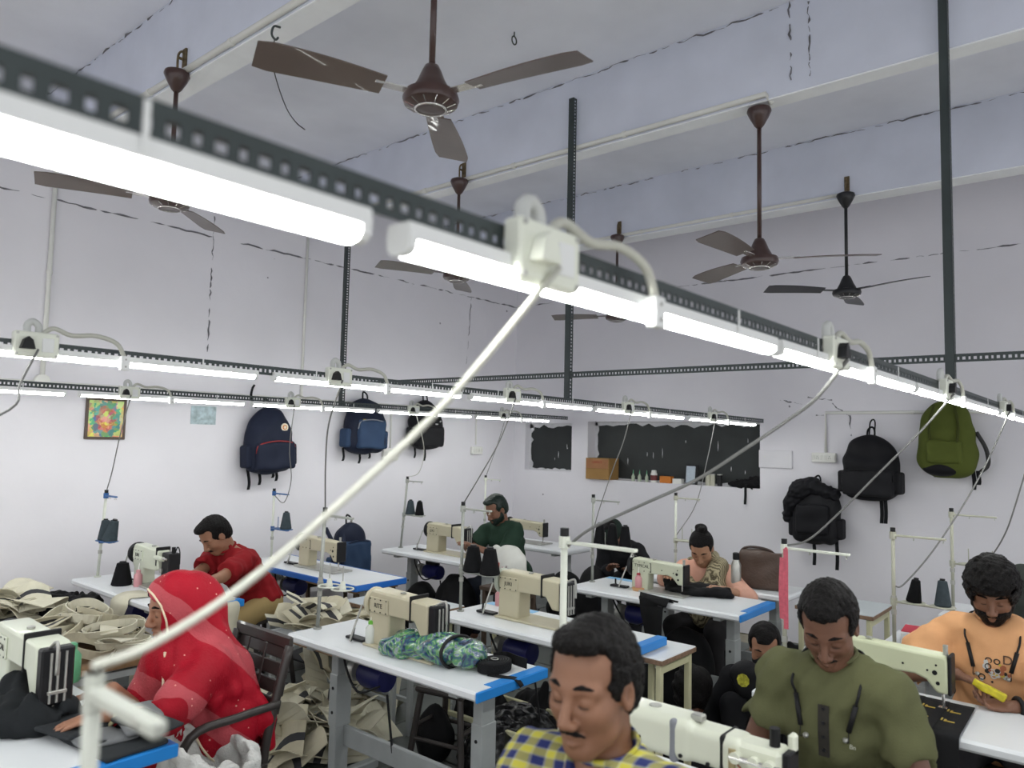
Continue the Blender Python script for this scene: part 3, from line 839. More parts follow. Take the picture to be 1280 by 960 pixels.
def sewing_table(x0, x1, y0, y1, label, band='end', tape=False, legs='post', edge=None, motor=True, yleg=.16, zt=ZT):
    cx, cy = (x0 + x1) / 2, (y0 + y1) / 2; w, l = x1 - x0, y1 - y0
    t = thing('sewing_table', label, 'table', (cx, cy, 0))
    MB().box((0, 0, zt - .02), (w, l, .04), .010).build('tabletop', M_top, t)
    em = edge or M_blue
    if band in ('end', 'all'):
        e = MB(); e.box((0, -l / 2 - .001, zt - .0205), (w + .004, .012, .0425), .004); e.build('edge_band', em, t)
    if band == 'end':
        MB().box((w * .10, -l / 2 + .022, zt + .0006), (w * .78, .05, .0022)).build('edge_tape', em, t)
    if band == 'all':
        for s in (-1, 1): MB().box((s * (w / 2 + .001), 0, zt - .0205), (.012, l + .004, .0425), .004).build('edge_band', em, t)
    if tape: MB().box((w / 2 - .05, l / 2 - .20, zt + .0006), (.06, .36, .002)).build('tape_strip', M_bluetape, t)
    zl = zt - .04
    if legs == 'post':
        for s in (-1, 1):
            y = s * (l / 2 - yleg)
            lg = MB(); lg.box((0, y, zl / 2 + .03), (.085, .055, zl - .06), .004); lg.box((0, y, .42), (.095, .062, .26), .003)
            o = lg.build('leg', M_leg, t)
            for z in (.36, .48): MB().cyl((-.047, y, z), (-.050, y, z), .008, n=10).build('bolt', M_dark, o)
            MB().box((0, y, .03), (w + .05, .05, .045), .006).build('foot', M_leg, t)
            MB().box((0, y, zl - .012), (w - .06, .05, .02), .003).build('top_bracket', M_leg, t)
        MB().box((.02, 0, .24), (.025, l - 2 * yleg, .10), .004).build('stretcher', M_leg, t)
    else:
        for sx in (-1, 1):
            for sy in (-1, 1):
                MB().box((sx * (w / 2 - .04), sy * (l / 2 - .06), zl / 2), (.028, .028, zl), .003).build('leg', M_yleg, t)
        for sx in (-1, 1): MB().box((sx * (w / 2 - .04), 0, .22), (.024, l - .14, .024), .002).build('rail', M_yleg, t)
        for sy in (-1, 1): MB().box((0, sy * (l / 2 - .06), .30), (w - .10, .024, .024), .002).build('rail', M_yleg, t)
    if motor:
        my = l / 2 - .40
        mo = MB().lathe([(.03, -.10), (.060, -.095), (.066, -.06), (.066, .05), (.055, .08), (.03, .09)], (0.02, my, zl - .14), (0, 1, 0), 18).build('motor', M_motor, t, smooth=True, auto=40)
        MB().box((.02, my, zl - .04), (.07, .12, .08), .004).build('motor_bracket', M_dark, mo)
        MB().lathe([(.05, .12), (.055, .13), (.055, .16), (.03, .17)], (0.02, my, zl - .14), (0, 1, 0), 16).build('pulley', M_steel, mo, smooth=True, auto=40)
        MB().tube(spline([(.02, my + .15, zl - .10), (.0, my + .2, zl - .02), (-.06, my + .14, zl - .08), (-.07, my + .02, zl - .2), (-.03, my - .1, zl - .16)], 5), .006, 6).build('wire_loom', M_dark, mo)
        MB().cyl((.0, my - .12, zl - .2), (.02, my - .18, .10), .006, n=6).build('pedal_rod', M_dark, t)
        MB().box((.03, my - .18, .085), (.22, .30, .016), .004, Matrix.Rotation(-.12, 3, 'Y')).build('pedal', M_dark, t)
    return t
TAB = {
 'T4': (2.26, 2.72, 2.05, 3.36), 'Tb': (3.10, 3.58, 1.93, 3.13), 'Tc': (4.33, 4.87, 1.85, 3.10), 'Th': (5.08, 5.52, 1.85, 3.0),
 'T2': (2.05, 2.53, 4.22, 5.58), 'Te': (3.27, 3.72, 4.08, 5.55), 'Tf': (4.50, 4.98, 4.05, 5.28), 'Tg': (5.62, 6.10, 4.05, 5.35),
 'T1': (0.76, 1.24, 2.42, 3.80), 'T0': (0.08, 0.55, -.50, 0.80), 'Ti': (1.78, 2.24, .15, 1.48), 'Tj': (3.08, 3.54, -.35, 1.27),
 'Tk': (4.20, 4.66, -.30, 1.08), 'Tl': (5.30, 5.76, -.30, 1.0)}
sewing_table(*TAB['T4'], 'white sewing table with blue end, carrying the plastic-wrapped bundle')
sewing_table(*TAB['Tb'], 'white sewing table on thin cream legs with blue end', tape=True, legs='tube')
sewing_table(*TAB['Tc'], 'white sewing table with blue end, where the woman in pink sews', tape=True)
sewing_table(*TAB['Th'], 'white sewing table behind the woman in pink, holding a brown handbag', band='none', motor=False)
sewing_table(*TAB['T2'], 'white sewing table at which the man in the red shirt works', yleg=.3)
sewing_table(*TAB['Te'], 'sewing table with blue edging all around, by the navy bag', band='all', edge=M_blue2)
sewing_table(*TAB['Tf'], 'plain white sewing table of the man in the dark green shirt', band='none')
sewing_table(*TAB['Tg'], 'white sewing table in the corner behind the man in dark green', band='none')
sewing_table(*TAB['T1'], 'white sewing table with broad blue end under the red-veiled woman\'s hands')
sewing_table(*TAB['T0'], 'white sewing table below the camera carrying the blurred post', band='none')
sewing_table(*TAB['Ti'], 'white sewing table between the plaid shirt and the olive shirt', band='none')
sewing_table(*TAB['Tj'], 'white sewing table with black labelled cloth, before the man in orange', band='none')
sewing_table(*TAB['Tk'], 'white sewing table behind the man in the orange shirt', band='none')
sewing_table(*TAB['Tl'], 'farthest white sewing table of the row behind the man in orange', band='none')

# ================================================================== sewing machines
M_cream = mat('machine_cream', (0.50, 0.46, 0.33), 0.35, var=0.06, scale=7, coat=.15)
M_green = mat('machine_pale_green', (0.53, 0.55, 0.42), 0.35, var=0.06, scale=7, coat=.15)
M_mwhite = mat('machine_ivory', (0.64, 0.67, 0.55), 0.3, var=0.05, scale=7, coat=.2)
M_ink = mat('ink', (0.05, 0.05, 0.045), 0.5, var=0)
M_inkblue = mat('ink_blue', (0.09, 0.12, 0.22), 0.5, var=0)
def machine(xc, y_left, y_right, label, kind='heavy', body=None, text=None, h=.262, strap=True, wheel=None, z=ZT):
    """y_left (handwheel end, larger y) to y_right (needle end); back side looks to -x"""
    L = y_left - y_right; cy = (y_left + y_right) / 2
    body = body or M_cream
    t = thing('sewing_machine', label, 'sewing machine', (xc, cy, z))
    a = L / 2                                           # needle end at -a, handwheel at +a
    t2 = .055 if kind == 'heavy' else .042
    bd = MB(); bd.box((0.005, -.02, .006), (.18, L * .95, .012), .003); bd.build('bed_plate', M_steel if kind != 'heavy' else body, t)
    wl_ = .035                                          # handwheel room
    prof = [(a - wl_, .006), (a - wl_ - .004, h * .62), (a - wl_, h * .66), (a - wl_, h - .02), (a - wl_ - .02, h), (-a + .075, h - .012), (-a + .055, h - .02),
            (-a + .055, h * .36), (-a + .10, h * .36), (-a + .145, h * .60), (a - wl_ - .15, h * .60), (a - wl_ - .15, .006)]
    if kind == 'flat':
        prof = [(a - wl_, .006), (a - wl_, h - .014), (a - wl_ - .014, h), (-a + .03, h - .016), (-a + .016, h - .026),
                (-a + .016, h * .34), (-a + .055, h * .34), (-a + .09, h * .52), (-a + .13, h * .58), (a - wl_ - .13, h * .56), (a - wl_ - .125, .006)]
    if kind == 'post':
        prof = [(a - wl_ - .02, .006), (a - wl_ - .02, h * .40), (a - wl_, h * .46), (a - wl_, h - .02), (a - wl_ - .02, h), (-a + .16, h - .012), (-a + .14, h * .5),
                (-a + .18, h * .44), (a - wl_ - .15, h * .42), (a - wl_ - .16, .006)]
    mb = MB(); mb.prism(prof, -t2, t2, 'x'); ar = mb.build('arm', body, t, bevel=.010, seg=3, smooth=True, auto=50)
    # back cover plate with screws
    py0, py1 = a - wl_ - .145, a - wl_ - .012; pz0, pz1 = h * .60, h * .88
    if kind != 'flat':
        cp = MB().box((-t2 - .003, (py0 + py1) / 2, (pz0 + pz1) / 2), (.008, py1 - py0, pz1 - pz0), .003).build('cover_plate', body, t)
        for fy in (.08, .38, .68, .94):
            for zz in (pz0 + .008, pz1 - .008): MB().cyl((-t2 - .006, py0 + (py1 - py0) * fy, zz), (-t2 - .009, py0 + (py1 - py0) * fy, zz), .0035, n=8).build('screw', M_dark, cp)
    else:
        MB().box((-t2 - .001, py0 - .005, (pz0 + pz1) / 2), (.003, .003, pz1 - pz0)).build('cover_groove', M_dark, t)
        for fy in (.0, .35, .65, 1.0):
            for zz in (h * .62, h * .88): MB().cyl((-t2, py0 + (py1 - py0) * fy, zz), (-t2 - .003, py0 + (py1 - py0) * fy, zz), .0035, n=8).build('screw', M_dark, t)
        for yy, zz, rr in ((-a + .06, h * .66, .009), (-a + .05, h * .50, .007), (-a + .085, h * .68, .004), (-a + .055, h * .78, .004), (-a + .17, h * .72, .004)):
            MB().cyl((-t2, yy, zz), (-t2 - .002, yy, zz), rr, n=12).build('port_hole', M_dark, t)
    if text:
        text_mesh('lettering', text, .030, M_ink, t, (-t2 - .0085 if kind != 'flat' else -t2 - .0012, (py0 + py1) / 2, h * (.74 if kind != 'flat' else .77)), (PI / 2, 0, -PI / 2))
    # handwheel
    wm = wheel or M_dark
    hw = MB().lathe([(.02, -.004), (.062, -.004), (.070, .004), (.070, .016), (.060, .022), (.03, .026), (.012, .034)], (0, a - wl_ + .006, h * .74), (0, 1, 0), 26).build('handwheel', wm, t, smooth=True, auto=35)
    # needle end
    if kind == 'heavy':
        fp = MB(); fp.box((0, -a + .035, h * .60), (t2 * 2 - .006, .042, h * .66), .006); o = fp.build('face_plate', M_dark, t)
        for dx in (-.022, 0, .024): MB().cyl((dx, -a + .012, h * .30), (dx, -a + .012, h * .88), .0045, n=8).build('guide_rod', M_steel, o)
        MB().box((0, -a + .012, h * .42), (.06, .012, .012), .002).build('clamp', M_steel, o)
        MB().tube(spline([(-.02, -a + .04, h * .92), (-.02, -a - .01, h * 1.02), (-.02, -a - .03, h * .98), (-.02, -a - .032, h * .66)], 5), .006, 6).build('lifter_loop', M_steel, t, smooth=True)
    elif kind == 'flat':
        MB().box((0, -a + .012, h * .64), (t2 * 2 - .004, .014, h * .62), .004).build('face_plate', M_dark, t)
        MB().cyl((0, -a + .03, h - .02), (0, -a + .03, h + .02), .009, n=10).build('pressure_screw', M_steel, t)
    else:
        hd = MB(); hd.box((.0, -a + .06, h * .62), (.075, .10, h * .62), .006); o = hd.build('needle_head', M_dark, t)
        for i in range(3):
            MB().cyl((-.045, -a + .07 + i * .035, h * .78), (-.045, -a + .105 + i * .035, h * .78), .015, n=12).build('thread_guide', body, o)
        MB().cyl((-.05, -a + .02, h * .80), (-.05, -a + .17, h * .80), .007, n=8).build('guide_rod', M_chrome, o)
        MB().cyl((-.045, -a + .09, h * .5), (-.052, -a + .09, h * .5), .016, n=14).build('tension_disc', M_steel, o)
        MB().cyl((0, -a + .03, h * .9), (0, -a + .03, h * 1.08), .012, n=10).build('pressure_screw', M_black, o)
        MB().tube(spline([(.0, -a + .01, h * .95), (.0, -a - .02, h * 1.1), (0, -a - .05, h * 1.0), (0, -a - .055, h * .7)], 5), .004, 6).build('lifter_loop', M_black, o)
    MB().cyl((0, -a + .04, .02), (0, -a + .04, h * .4), .005, n=8).build('needle_bar', M_chrome, t)
    MB().box((.012, -a + .045, .016), (.02, .03, .007), .002).build('presser_foot', M_chrome, t)
    if strap:
        s = MB(); yy = -a + .17; s.box((0, yy, h * .80), (t2 * 2 + .008, .012, h * .46), .003); s.build('strap', M_black, t)
    MB().lathe([(.006, 0), (.014, 0), (.014, .006), (.006, .008)], (0, .03, h - .003), (0, 0, 1), 12).build('oil_cap', M_steel, t)
    # lifter rod on the back, down to the tabletop
    MB().tube([(-t2 - .02, a - .01, h * .72), (-t2 - .05, a + .03, .03), (-t2 - .05, a + .035, .012)], .005, 6).build('lifter_rod', M_steel, t)
    w = MB(); w.tube(spline([(-t2 - .05, a + .03, .014), (-.05, a + .085, .02), (-.03, a + .10, .05)], 4), .006, 6); w.box((-.04, a + .06, .008), (.05, .13, .012), .003); w.build('bobbin_winder', M_dark, t)
    return t
machine(2.47, 2.945, 2.444, 'cream sewing machine behind the plastic-wrapped bundle, lettered on its cover', 'heavy', M_cream, 'RITE', wheel=M_cream)
machine(3.35, 2.874, 2.36, 'cream sewing machine on the thin-legged table, dark blue lettering', 'heavy', M_cream, 'JUKI', wheel=mat('wheel_grey_green', (.42, .45, .38), .4))
machine(4.60, 2.758, 2.321, 'pale green sewing machine used by the woman in pink', 'flat', M_green, 'TYPICAL', strap=False, h=.215)
machine(3.50, 5.06, 4.537, 'cream sewing machine on the blue-edged table', 'flat', M_cream, None, strap=False, h=.235)
machine(4.75, 4.94, 4.421, 'cream sewing machine in front of the man in dark green', 'heavy', M_cream, 'JUKI', h=.255)
machine(5.85, 4.93, 4.445, 'cream sewing machine in the corner behind the man in dark green', 'flat', M_cream, None, strap=False, h=.22)
machine(2.33, 5.24, 4.70, 'ivory post-bed sewing machine in front of the man in the red shirt', 'post', M_mwhite, 'JUKI', h=.255)
machine(1.02, 3.34, 2.82, 'ivory sewing machine with black open face before the red-veiled woman', 'heavy', M_mwhite, 'TYPICAL', h=.285)
machine(3.33, 1.12, .575, 'pale green sewing machine sewing black cloth, by the man in orange', 'flat', mat('machine_pistachio', (.60, .63, .43), .35, var=.05), None, strap=False, h=.235)
# the long white machine in front of the olive shirt
def long_machine():
    t = thing('sewing_machine', 'long ivory sewing machine with grey tape, before the olive-shirted man', 'sewing machine', (2.0, 1.03, ZT)); t.scale = (1, 1, .92)
    y1, y0 = .33, -.26
    bodym = mat('machine_ivory_bright', (.70, .72, .60), .3, var=.04, coat=.25)
    S = SDF()
    S.rbox((0, .13, .20), (.058, .19, .062), .028).rbox((0, -.10, .195), (.050, .10, .052), .024, k=.01).rbox((0, .20, .08), (.05, .09, .09), .02)
    S.build('arm', bodym, t, h=.006)
    MB().box((0, .02, .006), (.20, .56, .012), .003).build('bed_plate', M_steel, t)
    for yy, hh, mm in ((-.005, .026, mat('grey_tape', (.22, .23, .26), .6)), (-.145, .016, M_black)):
        s = SDF().rbox((0, yy, .195), (.061 if yy > -.1 else .054, hh / 2, .064 if yy > -.1 else .056), .012); s.build('tape_band', mm, t, h=.005)
    MB().box((0, -.055, .262), (.03, .035, .02), .003).build('thread_post', M_steel, t)
    for yy in (.08, .22): MB().cyl((0, yy, .258), (0, yy, .265), .018 if yy < .1 else .012, n=14).build('oil_cap', M_steel, t)
    for yy, zz in ((.30, .18), (.22, .18), (.10, .18), (-.03, .16), (-.11, .16)): MB().cyl((-.056, yy, zz), (-.061, yy, zz), .006, n=8).build('screw', M_dark, t)
    hd = MB(); hd.box((0, -.235, .17), (.085, .13, .14), .012); o = hd.build('needle_head', bodym, t)
    for i, yy in enumerate((-.185, -.235, -.275)): MB().cyl((-.042, yy, .20), (-.062, yy, .20), .016, n=12).build('guide_boss', bodym, o)
    MB().cyl((-.055, -.30, .20), (-.055, -.17, .20), .008, n=10).build('guide_rod', M_chrome, o)
    MB().cyl((-.043, -.24, .135), (-.046, -.24, .135), .020, n=16).build('port_hole', M_dark, o)
    MB().cyl((-.05, -.175, .13), (-.05, -.175, .22), .010, n=10).build('tension_post', mat('brass', (.5, .42, .25), .3, metal=.8), o)
    MB().box((0, -.31, .16), (.07, .02, .16), .004).build('face_plate', M_dark, o)
    MB().cyl((0, -.27, .23), (0, -.27, .29), .014, n=10).build('pressure_screw', M_black, o)
    MB().box((.02, -.31, .25), (.03, .02, .06), .006).build('lever', bodym, o)
    MB().tube(spline([(-.05, -.19, .18), (-.065, -.23, .16), (-.06, -.27, .12), (-.05, -.28, .08)], 5), .003, 6).build('copper_wire', mat('copper', (.35, .14, .08), .4, metal=.6), o)
    MB().lathe([(.02, 0), (.065, 0), (.07, .01), (.06, .022), (.02, .03)], (0, .335, .19), (0, 1, 0), 22).build('handwheel', M_dark, t, smooth=True, auto=35)
    MB().box((-.085, -.10, .045), (.012, .40, .02), .004).build('edge_guide', M_chrome, t)
    return t
long_machine()

# ================================================================== thread stands
M_pole = mat('stand_grey', (0.34, 0.35, 0.32), 0.4, metal=.3, var=0.12, scale=14)
M_polew = mat('stand_cream', (0.66, 0.68, 0.60), 0.4, var=0.06, scale=14)
M_poley = mat('stand_olive_grey', (0.42, 0.42, 0.34), 0.4, var=0.1, scale=14)
M_sblue = mat('stand_blue', (0.03, 0.11, 0.30), 0.4, var=0.1)
def stand(label, x, y, ztop, ztray=None, m=None, arm=.22, armm=None, tray=.24, rings=0, z0=ZT, top=None, rr=.0095, arm2=0):
    """top: xy of the pole top when it leans"""
    m = m or M_pole; tx, ty_ = top if top else (x, y)
    t = thing('thread_stand', label, 'thread stand', (x, y, z0))
    T = Vector((tx - x, ty_ - y, ztop - z0))
    MB().cyl((0, 0, 0), T, rr, n=12).build('pole', m, t, smooth=True)
    MB().cyl((0, 0, 0), (0, 0, .008), .022, n=14).build('foot_flange', m, t)
    MB().cyl(T - Vector((0, 0, .004)), T + Vector((0, 0, .022)), rr + .003, n=10).build('pole_cap', M_black, t)
    am = armm or m
    A = T * .97
    o = MB().box(A + Vector((0, -arm / 2, 0)), (.022, arm, .010), .002).build('top_arm', am, t)
    MB().cyl(A + Vector((0, 0, -.018)), A + Vector((0, 0, .018)), rr + .007, n=10).build('collar', am, t)
    for f in (.4, .95): MB().tube([A + Vector((0, -arm * f, -.004)), A + Vector((.008, -arm * f, -.018)), A + Vector((-.008, -arm * f, -.018)), A + Vector((0, -arm * f, -.004))], .002, 5).build('thread_eye', M_steel, o)
    for dz in (.30, .42): MB().cyl(T * dz + Vector((0, 0, -.012)), T * dz + Vector((0, 0, .012)), rr + .004, n=10).build('joint', M_steel, t)
    if ztray is not None:
        B = T * ((ztray - z0) / (ztop - z0))
        MB().cyl(B + Vector((0, 0, -.018)), B + Vector((0, 0, .018)), rr + .007, n=10).build('collar', am, t)
        o = MB().box(B + Vector((0, -tray / 2, 0)), (.024, tray, .010), .002).build('tray_arm', am, t)
        for f in (.35, .85):
            p = B + Vector((0, -tray * f, 0))
            if rings:
                MB().tube([p + Vector((.055 * math.cos(a * PI / 10), .055 * math.sin(a * PI / 10), .006)) for a in range(20)], .004, 6, True).build('tray_ring', M_polew, o)
                MB().lathe([(.018, 0), (.012, .04), (.006, .045)], p, n=12).build('cone_seat', M_polew, o)
                MB().cyl(p, p + Vector((0, 0, .12)), .003, n=6).build('spindle', M_steel, o)
            else:
                MB().lathe([(.055, .004), (.058, .006), (.055, .009), (.01, .010)], p, n=18).build('tray_disc', am, o)
                MB().cyl(p, p + Vector((0, 0, .10)), .003, n=6).build('spindle', am, o)
        return t, [Vector((x, y, z0)) + B + Vector((0, -tray * f, .010)) for f in (.35, .85)]
    return t, []
def cone(p, label, m, r=.042, h=.115, tilt=(0, 0), grp=None):
    t = thing('thread_cone', label, 'thread cone', p, group=grp)
    t.rotation_euler = (tilt[0], tilt[1], 0)
    MB().lathe([(r * .9, 0), (r, .006), (r * .55, h), (r * .35, h + .004)], n=20).build('thread', m, t, smooth=True, auto=40)
    MB().cyl((0, 0, h), (0, 0, h + .012), r * .32, n=12).build('core', M_dark, t)
    return t
M_tgrey = mat('thread_slate', (0.045, 0.06, 0.07), 0.8, spec=.15, var=0.15, scale=40, bump=.2, bscale=300)
M_tblack = mat('thread_black', (0.007, 0.007, 0.008), 0.75, spec=.12, var=0.2, scale=40, bump=.2, bscale=300)
TOPS = {}
def st(key, *a, **k):
    t, spots = stand(*a, **k); TOPS[key] = spots; return spots
sp = st('T2', 'cream thread stand with blue arm and two slate cones by the wall', 2.2, 5.53, 1.335, 1.01, M_polew, .16, M_sblue, .15, top=(2.2, 5.47))
cone(sp[0], 'slate thread cone, upright one on the blue tray by the red-shirted man', M_tgrey, .045, .13); cone(sp[1], 'slate thread cone leaning on the blue tray by the red-shirted man', M_tgrey, .048, .14, tilt=(.25, .1))
sp = st('Te', 'cream thread stand with blue arm and a single slate cone', 3.5, 5.46, 1.30, 1.0, M_polew, .20, M_sblue, .22)
cone(sp[1], 'single slate thread cone on the blue tray above the blue-edged table', M_tgrey, .045, .13)
st('T4', 'grey thread stand with two empty ring trays beside the cream machine', 2.42, 3.32, 1.365, .985, M_pole, .23, None, .22, rings=1, top=(2.42, 3.295))
sp = st('TbA', 'grey thread stand with two large black cones on the thin-legged table', 3.24, 3.08, 1.37, .99, M_pole, .22, None, .26)
for p, q in zip(sp, ('the one next to the pole', 'the outer one by the printed sack')): cone(p, 'large black thread cone beyond the bundle, ' + q, M_tblack, .060, .14)
st('Ti', 'cream-white thread post with a broad arm and clamp, behind the plaid shirt', 1.95, 1.41, 1.465, None, M_polew, .26, M_polew, rr=.011)
sp = st('Tc', 'grey thread stand with black cones, at the table of the woman in pink', 4.58, 3.06, 1.36, 1.02, M_pole, .22, None, .30)
for q, lab in ((.2, 'next to the pole'), (.55, 'in the middle of the tray'), (.9, 'at the outer end of the tray')):
    c0 = Vector((4.58, 3.06 - .30 * q, 1.03)); cone(c0, 'black thread cone above the pink-clad woman\'s machine, ' + lab, M_tblack, .046, .145)
st('Th', 'cream thread stand near the back wall behind the woman in pink', 5.30, 2.78, 1.362, 1.02, M_polew, .20, M_poley, .16)
st('Tj', 'grey thread stand wound with a pink measuring tape', 3.3, 1.21, 1.337, None, M_poley, .27, M_polew)
sp = st('Tk', 'olive-grey thread stand with a small black cone, left of the man in orange', 4.25, 1.0, 1.335, .985, M_poley, .24, None, .26)
cone(sp[0], 'small black thread cone on the tray left of the man in orange', M_tblack, .036, .11, tilt=(.12, 0)); cone(sp[1], 'dark slate thread cone behind the shoulder of the man in orange', M_tgrey, .038, .12)
sp = st('Tl', 'olive-grey thread stand behind the head of the man in orange', 5.38, .93, 1.378, 1.06, M_poley, .24, None, .25)
sp = st('Tf', 'grey thread stand with a slate and a black cone by the left wall', 4.68, 5.22, 1.385, 1.06, M_pole, .20, None, .24, top=(4.70, 5.18))
cone(sp[0], 'slate thread cone on the stand at the dark-green-shirted man\'s table', M_tgrey, .045, .12); cone(sp[1], 'black thread cone on the stand at the dark-green-shirted man\'s table', M_tblack, .042, .12)
st('Tg', 'cream thread stand in the room corner behind the man in dark green', 5.75, 5.16, 1.375, 1.02, M_polew, .20, None, .16)
t = thing('thread_stand', 'blurred pale thread stand with a broad arm, in front of the red-veiled woman', 'thread stand', (.29, .722, ZT))
M_polew0 = mat('stand_pale_grey', (.40, .41, .37), .45, var=.08)
MB().cyl((0, 0, 0), (0, 0, .785), .0075, n=14).build('pole', M_polew0, t, smooth=True)
MB().cyl((0, 0, 0), (0, 0, .008), .024, n=14).build('foot_flange', M_polew, t)
A0 = Vector((.29, .722, 1.535)); A1 = C3(aty(228, 897, .722)) if False else None
MB().box((0, -.062, .768), (.014, .130, .014), .003).build('top_arm', M_polew0, t)
MB().cyl((-.0075, -.10, .768), (-.0085, -.10, .768), .004, n=8).build('rivet', M_steel, t)
MB().cyl((0, 0, .752), (0, 0, .785), .0088, n=12).build('collar', M_polew0, t)

# cables from the rails down to the stands
cable('thick cream cable running from the overhead box down to the blurred stand', BOX['r1a'], (.29, .725, 1.55), [(675, 365), (560, 500), (430, 625), (300, 735), (190, 805), (120, 838)], .0046, M_cable_w)
cable('grey cable sagging from the overhead box to the cream-white post', BOX['r1b'], (1.95, 1.40, 1.43), [(1046, 462), (1020, 498), (985, 525), (930, 562), (870, 600), (800, 632), (740, 660), (712, 682)], .0050)
cable('grey cable from the overhead box to the stand with pink tape', BOX['r1c'], (3.3, 1.21, 1.33), [(1185, 490), (1150, 540), (1100, 590), (1050, 640), (1010, 675), (985, 692)], .0042)
cable('grey cable from the overhead box to the stand left of the man in orange', BOX['r1d'], (4.25, .995, 1.06), [(1255, 525), (1235, 575), (1205, 630), (1165, 690), (1130, 730), (1115, 755)], .0042)
cable('grey cable hanging above the head of the man in orange', (4.9, .40, 2.0), (5.1, .72, 1.10), [(1290, 585), (1272, 622), (1255, 670), (1240, 745)], .0040)
cable('dark cable hanging from the middle rail at the picture edge', BOX['r2a'], (.55, 2.62, 1.70), [(36, 445), (25, 480), (12, 512), (0, 535)], .0035)
cable('dark cable dropping from the middle rail to the ring-tray stand', BOX['r2b'], (2.42, 3.295, 1.38), [(416, 482), (411, 530), (407, 580), (404, 640)], .0038)
cable('grey cable from the middle rail to the stand with large black cones', BOX['r2c'], (3.24, 3.08, 1.38), [(637, 505), (625, 550), (600, 595), (579, 632)], .0036)
cable('grey cable from the middle rail past the window carton', BOX['r2d'], (4.58, 3.06, 1.10), [(784, 520), (780, 550), (765, 590), (748, 640), (738, 690)], .0036)
cable('thin grey cable from the middle rail toward the woman in pink', BOX['r2e'], (5.30, 2.78, 1.05), [(892, 530), (885, 570), (870, 630), (850, 690)], .0036)
cable('dark cable from the wall-side rail past the framed picture', BOX['r3a'], (2.2, 5.47, 1.35), [(157, 500), (150, 545), (140, 590), (127, 615)], .0036)
cable('dark cable from the wall-side rail to the single-cone blue stand', BOX['r3b'], (3.5, 5.46, 1.27), [(364, 512), (362, 560), (364, 600), (355, 628), (343, 618)], .0036)
cable('thin white cable from the wall-side rail to the slate-and-black-cone stand', BOX['r3c'], (4.70, 5.18, 1.40), [(520, 520), (530, 560), (524, 590), (510, 600)], .0030, M_cable_w)
cable('grey cable from the wall-side rail to the corner stand', BOX['r3d'], (5.75, 5.16, 1.38), [(628, 528), (622, 555), (612, 590)], .0034)
# ================================================================== people
def skin(name, c): return mat(name, c, 0.5, var=0.10, scale=14, bump=.03, bscale=120, spec=.4)
M_hair = mat('hair_black', (0.007, 0.006, 0.006), 0.5, var=0.5, scale=90, bump=.6, bscale=160, spec=.12)
M_lash = mat('lash_dark', (0.03, 0.018, 0.014), 0.6, var=0)
M_lips = mat('lips_brown', (0.22, 0.085, 0.065), 0.5, var=.05)
def cloth(name, c, rough=.85, var=.08, bump=.12, bscale=220, scale=9): return mat(name, c, rough, var=var, scale=scale, bump=bump, bscale=bscale, spec=.15)
def nrm(v): v = np.array(v, float); return v / np.linalg.norm(v)

def ik(S, W, l1, l2, pole):
    S = np.array(S); W = np.array(W); d = W - S; D = np.linalg.norm(d)
    if D > (l1 + l2) * .995: W = S + d / D * (l1 + l2) * .995; d = W - S; D = np.linalg.norm(d)
    a = (l1 * l1 - l2 * l2 + D * D) / (2 * D); hgt = math.sqrt(max(l1 * l1 - a * a, 0)); dn = d / D
    p = np.array(pole, float); p = p - dn * (p @ dn); p = nrm(p)
    return S + dn * a + p * hgt, W

def hand(S, W, fdir, pn, side, curl=.5, sc=1.0):
    """palm and five fingers from wrist W; fdir = finger direction, pn = palm normal (towards what it holds), side = +1 when the thumb lies along cross(fdir, pn)"""
    f = nrm(fdir); n = nrm(np.array(pn, float) - f * np.dot(pn, f)); t = np.cross(f, n) * side
    M = np.stack([f, t, n], 1)
    S.ell(W + f * .052 * sc, (.052 * sc, .040 * sc, .015 * sc), M, k=.018)
    offs = [(.028, .076, .070), (.009, .082, .078), (-.010, .080, .072), (-.028, .072, .056)]
    for o, base, ln in offs:
        p = W + (f * base + t * o) * sc; r = .0085 * sc; d = f + t * (o * 2.2); d = nrm(d); seg = ln / 3 * sc
        pts = [p - d * .02 * sc]; ang = 0
        q = p; pts.append(q)
        for j in range(3):
            ang += curl * (.35 + .25 * j)
            q = q + (d * math.cos(ang) + n * math.sin(ang)) * seg * 1.02; pts.append(q)
        S.chain(pts, [r * 1.05, r, r * .95, r * .9, r * .72], k=.004)
    p0 = W + (f * .022 + t * .028) * sc; p1 = p0 + (f * .030 + t * .026 + n * .010) * sc; p2 = p1 + (f * .030 + t * .006 + n * .012) * sc
    S.chain([p0, p1, p2], [.014 * sc, .0105 * sc, .0075 * sc], k=.006)

